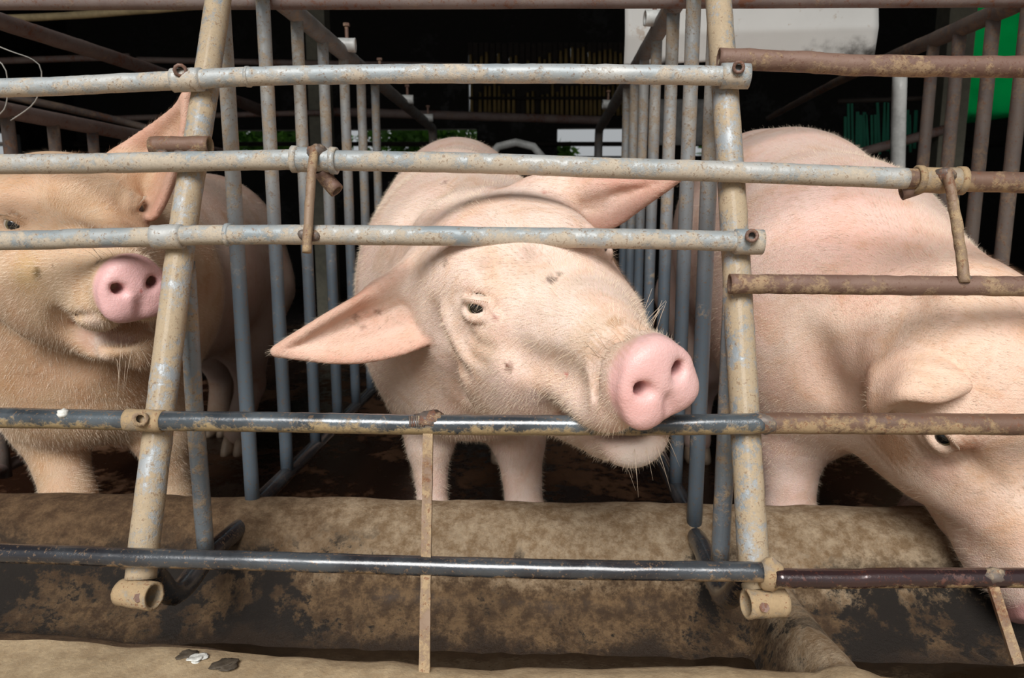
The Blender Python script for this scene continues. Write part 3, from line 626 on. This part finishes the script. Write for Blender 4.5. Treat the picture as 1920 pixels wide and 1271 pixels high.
class Pig:
    def __init__(s, lo, hi, h, R, sc, t, base):
        s.F = Field(lo, hi, h); s.R = np.array(R); s.sc = sc; s.t = np.array(t, float); s.base = base; s.look = .25; s.paints = []; s.earpts = []
    def L(s, p): return s.sc*(s.R@np.array(p, float))+s.t
    def D(s, v): return s.R@np.array(v, float)
    def hell(s, c, r, k=.03, sub=False, tilt=0.):
        M_ = s.R
        if tilt:
            a = math.radians(tilt); M_ = s.R@np.array([[1, 0, 0], [0, math.cos(a), -math.sin(a)], [0, math.sin(a), math.cos(a)]])
        s.F.ell(s.L(c), np.array(r)*s.sc, M_, k*s.sc, sub)
    def hcone(s, a, b, ra, rb, k=.03, sub=False): s.F.cone(s.L(a), s.L(b), ra*s.sc, rb*s.sc, k*s.sc, sub)
    def head(s, jaw=6.):
        s.hell((0, -.065, -.02), (.098, .105, .088))
        s.hell((0, -.035, .022), (.074, .085, .048), .04)
        s.hell((0, -.10, -.03), (.100, .09, .09), .05)
        for x in (1, -1):
            s.hell((x*.058, .0, .018), (.028, .036, .028), .03)
            s.hell((x*.058, -.02, -.085), (.058, .105, .078), .04)
            s.hell((x*.045, .050, -.066), (.034, .055, .040), .04)
        s.hcone((0, -.02, -.035), (0, .11, -.062), .070, .053, .04)
        s.hcone((0, .10, -.060), (0, .205, -.082), .052, .0395, .03)
        s.hell((0, -.05, -.125), (.098, .115, .080), .05)
        for x in (1, -1): s.hell((x*.030, .145, -.108), (.030, .065, .036), .025)
        # nose disc with a raised rim, slightly tilted
        s.hell((0, .216, -.083), (.040, .022, .038), .02)
        s.hell((0, .232, -.086), (.0425, .0125, .0395), .008, tilt=-8)
        s.hell((0, .230, -.056), (.024, .013, .014), .012)
        for x in (1, -1): s.hell((x*.022, .230, -.106), (.018, .012, .016), .012)
        s.hell((0, .246, -.112), (.004, .010, .016), .01, True)
        # lower jaw
        a = math.radians(-jaw); ca, sa = math.cos(a), math.sin(a); hy, hz = -.01, -.10
        J = lambda x, y, z: (x, hy+(y-hy)*ca-(z-hz)*sa, hz+(y-hy)*sa+(z-hz)*ca)
        s.J = J
        s.hcone(J(0, .0, -.135), J(0, .10, -.152), .062, .044, .03)
        s.hcone(J(0, .06, -.153), J(0, .145, -.148), .050, .034, .012)
        s.hell(J(0, .150, -.146), (.039, .030, .027), .015)
        s.hell(J(0, .146, -.119), (.028, .034, .017), .007, True, tilt=-jaw)
        # mouth slit
        s.mouthc = s.L((0, .165, -.128-.5*math.sin(math.radians(jaw))*.17))
        g = .0025+.5*.16*math.sin(math.radians(max(jaw-4, 0)))
        c = J(0, .135, -.136); c = (0, c[1], (c[2]+(-.134))/2)
        M_ = -math.degrees(math.radians(jaw)/2)
        s.hell(c, (.068, .085, g), .007, True, tilt=M_-3)
        # nostrils
        for x in (1, -1):
            s.hcone((x*.014, .256, -.086), (x*.021, .222, -.077), .0050, .0050, .008, True)
            s.hcone((x*.021, .254, -.079), (x*.022, .218, -.076), .0068, .0060, .007, True)
    def eyes(s, lids=(44, -40), sides=(1, -1)):
        s.eye = []
        for x in sides:
            g = unit(s.D((x*.86, .50, .06))); g = unit(g+s.look*unit(CC-s.L((x*.075, .01, 0)))*(x > 0)); p = s.L((x*.045, .005, .002)); d = 0
            while s.F.at(p+g*d) < 0 and d < .12: d += .001
            E = p+g*(d-.0085*s.sc); r = .0155*s.sc
            s.F.balls([E+g*.007*s.sc], [.0165*s.sc], .010*s.sc, True)
            a = unit(s.D((x*-.50, .86, -.28))); a = unit(a-g*(a@g)); b = np.cross(a, g); b = b if b@s.D((0, 0, 1)) > 0 else -b
            C = []; Rr = []
            for ph, rr in ((lids[0], .0046), (lids[1], .0046)):
                for th in np.radians(np.linspace(-82, 82, 60)):
                    q = math.radians(ph); C.append(E+.0172*s.sc*(g*math.cos(th)*math.cos(q)+a*math.sin(th)+b*math.cos(th)*math.sin(q))); Rr.append(rr*s.sc)
            s.F.balls(C, Rr, .003)
            C = []; Rr = []                                    # folds round the lids
            for ph, rad, rr in ((62, .026, .0034), (-62, .028, .0032)):
                for th in np.radians(np.linspace(-70, 62, 50)):
                    q = math.radians(ph); w = E-g*.004*s.sc+rad*s.sc*(g*math.cos(th)*math.cos(q)*.62+a*math.sin(th)+b*math.cos(th)*math.sin(q)); C.append(w); Rr.append(rr*s.sc)
            s.F.chain(np.array(C), Rr, .012, False)
            s.eye.append((E, g, a, b, r, x))
    def ear(s, up, lo, push, root, r=(.0062, .0038), nu=90, nv=44, curl=0.):
        u = np.linspace(0, 1, nu); A = cr([P(*q) for q in up], u); B = cr([P(*q) for q in lo], u)
        C = []; rad = []; edge = []
        for i in range(nu):
            for j in range(nv):
                v = j/(nv-1); w = 4*v*(1-v); prof = (1-u[i])**.6*.85+.15
                p = A[i]*(1-v)+B[i]*v+np.array(push)*w*prof; p = p+np.array([0, -.0035*w*math.cos(v*19)*math.sin(math.pi*u[i]), 0])
                p = p+np.array([0, -curl, -curl*.5])*max(0, .22-v)/.22*math.sin(math.pi*min(1, u[i]*1.05))
                C.append(p); rad.append((r[1]+(r[0]-r[1])*min(1, 3*w))*(1 if u[i] < .9 else .7+.3*(1-u[i])/.1)); edge.append(1-w)
        s.F.balls(C, rad, .004); C = np.array(C); s.earpts.append(C)
        for (a, b, ra, rb) in root: s.F.cone(a, P(*b), ra, rb, .035)
    def surf(s, px, py):
        Y = .7
        while Y < 1.6 and s.F.at(P(px, py, Y)) > 0: Y += .002
        return Y
    def fold(s, path, r, sub=True, sink=.35, k=.02):
        pts = []
        for x, y in path: Y = s.surf(x, y); pts.append(P(x, y, Y))
        C = cr(pts, np.linspace(0, 1, 14*len(pts))); d_ = np.array([unit(CC-c) for c in C]); n = len(C); tp = np.sin(np.pi*np.linspace(.06, .94, n))**.5
        s.F.chain(C+d_*(r*.72 if sub else -r*.55), r*tp, k, sub)
    def paint(s, p, r, col, st=1., aux=None, hard=.5): s.paints.append((np.array(p, float), r, np.array(col, float), st, aux, hard))
    def build(s, label, pix=(), name='pig', bristle=26000, front=1.5):
        V, Q = s.F.mesh(); s.V = V
        # light smoothing of the grid
        e = np.concatenate([Q[:, [0, 1]], Q[:, [1, 2]], Q[:, [2, 3]], Q[:, [3, 0]]])
        for lam in (.5, -.3):
            sm = np.zeros_like(V); ct = np.zeros(len(V))
            for a, b in ((0, 1), (1, 0)):
                for k in range(3): sm[:, k] += np.bincount(e[:, a], V[e[:, b], k], len(V))
                ct += np.bincount(e[:, a], minlength=len(V))
            V = V+lam*(sm/ct[:, None]-V)
        col = np.tile(np.array([*s.base, 1.]), (len(V), 1)); aux = np.zeros((len(V), 4)); aux[:, 0] = 1; aux[:, 3] = 1
        l = ((V-s.t)@s.R)/s.sc
        fade = lambda x, a, b: np.clip((x-a)/(b-a), 0, 1)
        def mixin(w, c): col[:, :3] = col[:, :3]*(1-w[:, None])+np.array(c)*w[:, None]
        disc = fade(l[:, 1], .2145, .223)*(np.abs(l[:, 0]) < .08)*(np.abs(l[:, 2]+.085) < .07)
        mixin(disc*1., s.nose); aux[:, 0] *= 1-disc; aux[:, 1] = disc
        hole = np.zeros(len(V))
        for x in (1, -1):
            dd = np.linalg.norm(l-np.array([x*.023, .226, -.079]), axis=1); hole = np.maximum(hole, 1-fade(dd, .008, .014))
        mixin(hole*.55, (.30, .10, .10))
        m = (np.abs(l[:, 0]) < .06)*(l[:, 1] > .03)*(l[:, 1] < .22)
        jj = s.J(0, .172, -.130); mouth = m*(1-fade(np.abs(l[:, 2]-(jj[2]+.134*-1)/2+.0), .010, .017)) if False else 0
        for C, cc in zip(s.earpts, s.earcol):
            cen = C.mean(0); rr = np.linalg.norm(C-cen, axis=1).max()+.02
            near = np.where(np.linalg.norm(V-cen, axis=1) < rr)[0]; sub = C[::3]
            for ch in np.array_split(near, max(1, len(near)//1500)):
                dd = np.linalg.norm(V[ch][:, None]-sub[None], axis=2).min(1); w = 1-fade(dd, .007, .014)
                col[ch, :3] = col[ch, :3]*(1-w[:, None]*.8)+np.array(cc)*w[:, None]*.8; aux[ch, 0] *= 1-.35*w
        for p, r, c, st, ax, hard in s.paints:
            dd = np.linalg.norm(V-p, axis=1); w = st*(1-fade(dd, r*hard, r)); w = w*w*(3-2*w) if st == 1. else w; mixin(w, c)
            if ax: aux[:, 0] = aux[:, 0]*(1-w)+ax[0]*w; aux[:, 1] = aux[:, 1]*(1-w)+ax[1]*w
        px, py, dep = proj(V)
        for (x, y, r, c, st) in pix:                       # spots of dirt found on the skin along a sight line
            near = np.where((px-x)**2+(py-y)**2 < 64)[0]
            if not len(near): continue
            p = V[near[np.argmin(dep[near])]]; dd = np.linalg.norm(V-p, axis=1)
            dd = dd*(1+.5*np.sin(V[:, 0]*900+V[:, 2]*700)*.5); w = st*(1-fade(dd, r*.45, r)); mixin(w, c)
        o = mesh_obj(name, V, Q, M['skin']); me = o.data
        for nm, arr in (('col', col), ('aux', aux)):
            at = me.color_attributes.new(nm, 'FLOAT_COLOR', 'POINT'); at.data.foreach_set('color', arr.astype(np.float32).ravel())
        tag(o, label, 'pig', 'pigs in the stalls'); s.o = o
        N = np.zeros(len(V)*3, np.float32); me.vertices.foreach_get('normal', N); N = N.reshape(-1, 3).astype(float)
        # bristles
        w = aux[:, 0]*np.clip((front-V[:, 1])/.5, .12, 1)*((N*(CC-V)).sum(1) > -.25*np.linalg.norm(CC-V, axis=1)); w /= w.sum()
        pick = rng.choice(len(V), bristle, p=w); B = V[pick]; Nn = N[pick]
        hd = np.clip(1-np.linalg.norm(B-s.t, axis=1)/.34, 0, 1)[:, None]
        flow = hd*(-s.D((0, 1, .0))*1.+np.array([0, 0, -.25]))*2+(1-hd)*np.array([0, .8, -.7])
        for C in s.earpts:
            near = np.linalg.norm(B-C.mean(0), axis=1) < .16; dirn = unit(C[-len(C)//10:].mean(0)-C[:len(C)//10].mean(0)); flow[near] = dirn
        flow = flow-Nn*(flow*Nn).sum(1)[:, None]; flow /= np.linalg.norm(flow, axis=1)[:, None]+1e-6
        dirv = flow*.85+Nn*rng.uniform(.12, .5, (bristle, 1))+rng.normal(0, .16, (bristle, 3)); dirv /= np.linalg.norm(dirv, axis=1)[:, None]
        ln = rng.uniform(.005, .013, (bristle, 1)); sidev = np.cross(dirv, Nn); sidev /= np.linalg.norm(sidev, axis=1)[:, None]+1e-6
        hw = .00014; T0 = B-Nn*.0006-sidev*hw; T1 = B-Nn*.0006+sidev*hw; T2 = B+dirv*ln
        HV = np.stack([T0, T1, T2], 1).reshape(-1, 3); HF = np.arange(len(HV)).reshape(-1, 3)
        hb = mesh_obj('bristles', HV, HF, M['lash'], o, False); tag(hb, 'short pale bristles', kind='stuff')
        # eyes
        for (E, g, a, b, r, x) in s.eye:
            mb = MB(); Vs = []; Fs = []; na, nb = 24, 16
            for j in range(nb+1):
                for i in range(na):
                    t = math.pi*j/nb; p = 2*math.pi*i/na; Vs.append((.0135*math.sin(t)*math.cos(p), .0135*math.cos(t), .0135*math.sin(t)*math.sin(p)))
            for j in range(nb):
                for i in range(na): Fs.append((j*na+i, j*na+(i+1) % na, (j+1)*na+(i+1) % na, (j+1)*na+i))
            eo = mesh_obj('eyeball', Vs, Fs, M['eye'], o, True, org=np.zeros(3)); gz = unit(.7*g+.6*unit(CC-E)+s.gaze[0]*a+s.gaze[1]*b)
            z = unit(b-gz*(b@gz)); xx = np.cross(gz, z); eo.rotation_euler = Matrix(np.stack([xx, gz, z], 1).tolist()).to_euler(); k = s.sc*1.12; eo.scale = (k, k, k)
            put(eo, o, E)
            lm = MB()
            for th in np.linspace(-60, 60, 17):                # lashes on the upper lid
                t_ = math.radians(th); q = math.radians(26); p = E+.0185*s.sc*(g*math.cos(t_)*math.cos(q)+a*math.sin(t_)+b*math.cos(t_)*math.sin(q))
                p = p+b*.004; lm.tube([p, p+.004*(g*.9+b*.5+a*.2*math.sin(t_)), p+.008*(g*.9+b*.25+a*.5*math.sin(t_))], [.0004, .0003, .0001], 4, ds=.02)
            tag(lm.obj('eyelashes', M['lash'], o), kind='stuff')
        return o
    def hoof(s, p, fwd=(0, -1, 0), sc=1.):
        f = unit(fwd); sd = np.array([-f[1], f[0], 0]); m = MB()
        for k in (1, -1):
            rings = []; V = []; n = 12
            for (z, w, l_, o_) in ((0, .020, .033, .012), (.012, .0195, .031, .010), (.03, .0175, .026, .004), (.045, .014, .020, 0)):
                for i in range(n):
                    a = 2*math.pi*i/n; q = np.array(p)+sd*(k*.017+math.cos(a)*w*.85)*sc+f*(o_+math.sin(a)*l_)*sc; q[2] = z*sc; V.append(q)
            Fs = [(j*n+i, j*n+(i+1) % n, (j+1)*n+(i+1) % n, (j+1)*n+i) for j in range(3) for i in range(n)]+[tuple(range(n-1, -1, -1)), tuple(3*n+i for i in range(n))]
            m.add(V, Fs)
        return m.obj('hoof', M['hoof'], s.o)
    def whiskers(s, spots, ln=(.03, .06), n=1):
        m = MB()
        for (q, d_) in spots:
            p = s.L(q); d0 = unit(s.D(d_)+rng.normal(0, .15, 3)); l_ = rng.uniform(*ln); g = np.array([0, 0, -.25])
            m.tube([p-d0*.004, p+d0*l_*.5, p+d0*l_+g*l_*.4], [.00026, .0002, .00008], 4, ds=.03)
        tag(m.obj('whiskers', M['lash'], s.o), kind='stuff')
    def leg(s, pts, rad, k=.04):
        for i in range(len(pts)-1): s.F.cone(pts[i], pts[i+1], rad[i], rad[i+1], k if i == 0 else .02)
I3 = np.eye(3)
def yaw(a): a = math.radians(a); return np.array([[math.cos(a), -math.sin(a), 0], [math.sin(a), math.cos(a), 0], [0, 0, 1]])
WH = [((x*.03*k, .19+.008*j, -.05+.0*j), (x*.6, .35, .8)) for x in (1, -1) for k in (.2, .6, 1.) for j in (0, 1, 2)]
WC = [((x*.02*k, .13+.02*j, -.175), (x*.25, .15, -1)) for x in (1, -1) for k in (.3, 1.) for j in (0, 1, 2)]
EARIN = (.66, .37, .28)

# ---- middle pig
RC = [[-.8434, .4042, -.3539], [-.3683, -.9146, -.1669], [-.3911, -.0104, .9203]]
p = Pig((-.46, .60, -.0), (.32, 2.06, .86), .0042, RC, 1.003, (-.017, .869, .541), (.80, .63, .54))
p.nose = (.76, .48, .455); p.gaze = (.1, -.05)
F = p.F; p.head(11)
F.ell((-.20, 1.72, .555), (.180, .27, .245), k=.1)
F.ell((-.165, 1.42, .52), (.168, .30, .225), k=.1)
F.ell((-.115, 1.17, .485), (.157, .19, .198), yaw(10), k=.1)
F.cone((-.105, 1.12, .50), p.L((0, -.095, -.018)), .148, .098, .10)
F.ell((-.105, 1.09, .40), (.125, .10, .11), k=.08)
p.leg([(-.195, 1.14, .40), (-.185, 1.13, .25), (-.180, 1.125, .14), (-.178, 1.12, .05)], [.066, .033, .0225, .028], .05)
p.leg([(-.045, 1.14, .40), (-.038, 1.13, .26), (-.028, 1.12, .14), (-.028, 1.115, .05)], [.066, .038, .028, .031], .05)
for x in (-.31, -.10): p.leg([(x, 1.80, .42), (x, 1.72, .28), (x, 1.82, .16), (x, 1.80, .05)], [.12, .065, .035, .034], .06)
p.eyes()
p.fold([(806, 590), (812, 640), (836, 700), (872, 752)], .016, True, .45, .03)
p.fold([(838, 585), (856, 625), (878, 668)], .007, False, .5, .018); p.fold([(826, 600), (842, 645), (870, 700)], .006, True, .3, .016)
p.fold([(872, 612), (890, 645), (918, 652)], .004, True, .2, .010); p.fold([(862, 628), (880, 668), (905, 680)], .004, True, .2, .010)
p.fold([(855, 556), (884, 540), (918, 556), (940, 585)], .004, True, .2, .012)
p.fold([(1030, 682), (1062, 715), (1072, 748)], .012, True, .45, .03); p.fold([(950, 655), (1000, 690), (1030, 700)], .010, True, .5, .03)
p.fold([(1160, 640), (1140, 690), (1142, 745)], .006, True, .3, .014); p.fold([(1135, 630), (1120, 680), (1124, 740)], .004, True, .3, .012)
p.fold([(1168, 628), (1200, 616), (1232, 622)], .004, True, .3, .012)
p.fold([(745, 430), (775, 385), (830, 350)], .012, True, .5, .03)
p.ear([(850, 468, .945), (790, 485, .925), (705, 533, .905), (610, 592, .895), (516, 661, .90)], [(835, 592, .915), (800, 640, .897), (720, 668, .892), (630, 676, .892), (516, 661, .90)], (0, .035, .010),
      [(p.L((.06, -.09, .02)), (800, 520, .935), .05, .022), (P(846, 500, .945), (715, 545, .915), .026, .007)], curl=.012)
p.ear([(985, 362, .985), (1040, 350, .965), (1120, 345, .945), (1200, 340, .93), (1272, 332, .915)], [(1062, 400, .965), (1105, 424, .95), (1150, 420, .94), (1210, 378, .925), (1272, 332, .915)], (-.004, .035, .012),
      [(p.L((-.06, -.09, .02)), (1030, 375, .975), .05, .025), (P(1000, 380, .985), (1120, 356, .955), .024, .006)])
p.earcol = [(.62, .36, .26), (.52, .27, .20)]
# nape folds
for k, (a, b) in enumerate((((742, 425, 1.06), (820, 345, 1.02)), ((790, 400, 1.0), (880, 352, .99)))):
    pa, pb = P(*a), P(*b)
p.paint(p.L(p.J(0.01, .170, -.150)), .036, (.85, .79, .72), .85, (0, .8))
p.paint(p.L((0, .12, -.133)), .045, (.60, .30, .27), .6, (.2, .5))
for x in (1, -1): p.paint(p.L((x*.078, .012, -.002)), .026, (.66, .42, .36), .6, (.4, .2))
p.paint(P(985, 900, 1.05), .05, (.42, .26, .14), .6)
PIXC = [(1000, 500, .03, (.60, .44, .34), .45), (1080, 520, .02, (.62, .46, .34), .4), (935, 345, .015, (.4, .3, .25), .5), (1075, 640, .02, (.56, .38, .24), .45), (1105, 660, .016, (.46, .29, .16), .5), (930, 620, .02, (.62, .44, .34), .4), (1150, 600, .012, (.42, .25, .12), .5), (950, 683, .007, (.14, .05, .02), .9), (1058, 705, .004, (.6, .12, .1), .8), (1035, 517, .008, (.10, .07, .06), .8), (1050, 508, .005, (.12, .09, .07), .7), (830, 488, .006, (.25, .18, .14), .7), (1150, 640, .03, (.46, .27, .14), .45), (1120, 600, .025, (.55, .36, .2), .4),
        (830, 335, .006, (.2, .1, .08), .6), (875, 372, .008, (.3, .22, .18), .6), (1022, 355, .005, (.5, .15, .1), .6), (712, 590, .006, (.22, .12, .08), .7), (668, 598, .006, (.22, .12, .08), .7), (675, 610, .006, (.22, .12, .08), .6), (925, 590, .004, (.3, .08, .06), .8), (990, 470, .014, (.45, .33, .26), .5), (900, 650, .03, (.6, .44, .26), .45), (860, 690, .05, (.62, .44, .28), .35), (905, 490, .012, (.45, .32, .24), .4)]
pc = p; o = p.build('pale pink pig in the middle stall biting the wet black rail', PIXC, bristle=80000)
for q in ((-.178, 1.115), (-.028, 1.11), (-.31, 1.80), (-.10, 1.80)): p.hoof((q[0], q[1], 0))
p.whiskers(WH+WC)

# ---- left pig
RLt = [[-.6942, .7143, -.0881], [-.7044, -.6995, -.1210], [-.1480, -.0220, .9887]]
p = Pig((-1.10, .80, 0), (-.42, 2.26, .90), .0046, RLt, .963, (-.669, 1.011, .613), (.60, .43, .285))
p.nose = (.74, .44, .43); p.gaze = (.3, 0)
F = p.F; p.head(12)
F.ell((-.87, 1.86, .50), (.185, .24, .23), k=.1)
F.ell((-.86, 1.58, .50), (.195, .28, .225), k=.1)
F.ell((-.80, 1.28, .48), (.19, .20, .215), k=.1)
F.cone((-.80, 1.26, .50), p.L((0, -.11, -.03)), .17, .108, .08)
F.ell((-.77, 1.13, .38), (.15, .10, .14), k=.08)
p.leg([(-.87, 1.19, .38), (-.84, 1.16, .27), (-.795, 1.125, .15), (-.79, 1.12, .05)], [.085, .052, .038, .036], .06)
p.leg([(-.70, 1.20, .38), (-.66, 1.19, .24), (-.655, 1.20, .13), (-.655, 1.19, .05)], [.085, .045, .030, .034], .06)
p.leg([(-.80, 1.90, .42), (-.785, 1.84, .30), (-.80, 1.90, .17), (-.82, 1.84, .05)], [.12, .066, .036, .034], .06)
p.leg([(-.94, 2.0, .42), (-.93, 1.95, .28), (-.93, 2.02, .16), (-.94, 2.0, .05)], [.12, .066, .036, .034], .06)
p.eyes((46, -42))
p.fold([(112, 592), (130, 625), (170, 655)], .008, True, .4, .02); p.fold([(8, 620), (60, 660), (150, 690), (240, 690)], .014, True, .45, .03)
p.fold([(0, 395), (30, 380), (58, 400)], .006, True, .3, .016); p.fold([(120, 375), (170, 395), (205, 425)], .010, True, .5, .03)
p.fold([(122, 590), (165, 592), (215, 605), (262, 618)], .0045, True, .3, .006)
p.ear([(205, 300, 1.08), (250, 262, 1.08), (300, 228, 1.07), (335, 200, 1.05), (349, 178, 1.04)], [(255, 400, 1.06), (290, 405, 1.045), (322, 330, 1.045), (345, 250, 1.04), (349, 178, 1.04)], (.0, .035, .0),
      [(p.L((-.06, -.09, .02)), (240, 335, 1.09), .05, .03)])
p.ear([(-60, 300, 1.02), (-110, 280, 1.0), (-170, 300, .98), (-230, 340, .96)], [(-40, 380, .98), (-90, 400, .96), (-160, 390, .95), (-230, 340, .96)], (0, .03, 0), [(p.L((.06, -.09, .02)), (-60, 340, 1.0), .05, .03)])
p.earcol = [(.60, .36, .28), (.60, .36, .28)]
p.paint(p.L(p.J(.03, .145, -.158)), .030, (.74, .66, .58), .6, (0, .5)); p.paint(p.L(p.J(.035, .10, -.130)), .035, (.66, .46, .40), .6, (.2, .3))
for x in (1, -1): p.paint(p.L((x*.078, .012, -.002)), .024, (.52, .32, .26), .6, (.4, .2))
p.paint((-.86, 1.75, .45), .52, (.54, .41, .345), .9, None, .7)
p.paint(P(330, 700, 1.08), .14, (.36, .20, .09), .6); p.paint(P(110, 735, 1.03), .17, (.43, .275, .155), .6)  # second patch paints the shade under the jaw into the dirty chest colour
PIXL = [(205, 628, .028, (.80, .74, .68), .7), (165, 606, .022, (.72, .58, .52), .6), (240, 632, .018, (.72, .60, .56), .6), (62, 512, .009, (.05, .035, .02), .9), (65, 522, .007, (.06, .04, .02), .8), (178, 487, .005, (.08, .06, .04), .8), (95, 500, .003, (.2, .12, .06), .7), (40, 510, .03, (.55, .38, .16), .5), (270, 548, .0022, (.5, .12, .1), .8)]
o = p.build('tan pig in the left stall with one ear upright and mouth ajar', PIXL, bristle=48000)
for q in ((-.79, 1.115), (-.655, 1.185), (-.82, 1.83), (-.94, 1.995)): p.hoof((q[0], q[1], 0))
p.whiskers(WH[:6]+WC)

# ---- right pig
RRt = [[-.9679, .2397, -.0757], [-.0668, -.5355, -.8419], [-.2423, -.8098, .5343]]
p = Pig((.23, .70, 0), (.88, 2.08, .90), .0046, RRt, .996, (.548, .885, .383), (.78, .60, .52)); p.look = .9
p.nose = (.72, .40, .37); p.gaze = (.0, .0)
F = p.F; p.head(2)
F.ell((.50, 1.72, .57), (.195, .27, .245), k=.1)
F.ell((.465, 1.45, .555), (.195, .28, .228), k=.1)
F.ell((.445, 1.18, .50), (.180, .18, .195), k=.1)
F.cone((.455, 1.14, .50), p.L((0, -.11, -.045)), .165, .105, .09)
F.ell((.46, 1.10, .40), (.15, .11, .13), k=.08)
p.leg([(.42, 1.15, .40), (.395, 1.13, .27), (.395, 1.115, .15), (.395, 1.11, .05)], [.10, .052, .036, .036], .06)
p.leg([(.60, 1.15, .40), (.61, 1.14, .25), (.61, 1.12, .13), (.61, 1.11, .05)], [.10, .050, .036, .036], .06)
for x in (.40, .62): p.leg([(x, 1.82, .42), (x, 1.74, .28), (x, 1.84, .16), (x, 1.82, .05)], [.12, .065, .035, .034], .06)
p.eyes((46, -42))
p.fold([(1660, 690), (1640, 740), (1628, 785)], .014, True, .45, .03)
p.fold([(1720, 520), (1700, 580), (1660, 640)], .012, True, .55, .03); p.fold([(1520, 640), (1535, 700), (1560, 740)], .014, True, .5, .04)
p.fold([(1740, 855), (1775, 872), (1800, 862)], .005, True, .3, .014); p.fold([(1800, 850), (1830, 880), (1870, 905)], .006, True, .3, .018)
p.fold([(1600, 860), (1650, 900), (1700, 930)], .012, True, .6, .03)
y0 = p.surf(1690, 715)-.012
p.ear([(1652, 694, y0+.02), (1700, 670, y0+.004), (1760, 680, y0-.02), (1808, 722, y0-.045)], [(1640, 772, y0+.004), (1690, 744, y0-.045), (1755, 747, y0-.055), (1808, 726, y0-.046)], (.0, -.012, .006),
      [(p.L((.06, -.09, .02)), (1665, 725, y0+.02), .045, .022)])
y1 = .87
p.ear([(1950, 545, y1+.05), (2010, 520, y1), (2070, 530, y1-.02), (2110, 575, y1-.04)], [(1975, 630, y1), (2020, 610, y1-.04), (2075, 605, y1-.05), (2110, 580, y1-.04)], (.0, -.012, .006), [(p.L((-.06, -.09, .02)), (1975, 585, y1+.03), .045, .022)])
p.earcol = [(.72, .48, .38), (.72, .48, .38)]
for x in (1, -1): p.paint(p.L((x*.078, .012, -.002)), .028, (.58, .33, .26), .7, (.4, .2))
p.paint(P(1770, 700, .9), .28, (.78, .57, .40), .5)
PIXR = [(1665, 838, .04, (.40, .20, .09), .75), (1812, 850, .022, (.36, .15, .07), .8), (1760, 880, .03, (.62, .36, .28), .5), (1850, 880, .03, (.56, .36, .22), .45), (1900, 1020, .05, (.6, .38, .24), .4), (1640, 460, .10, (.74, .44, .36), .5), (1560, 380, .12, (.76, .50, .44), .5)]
o = p.build('pink pig in the right stall bending its head down into the trough', PIXR, bristle=52000)
for q in ((.395, 1.105), (.61, 1.105), (.40, 1.82), (.62, 1.82)): p.hoof((q[0], q[1], 0))
p.whiskers(WC)
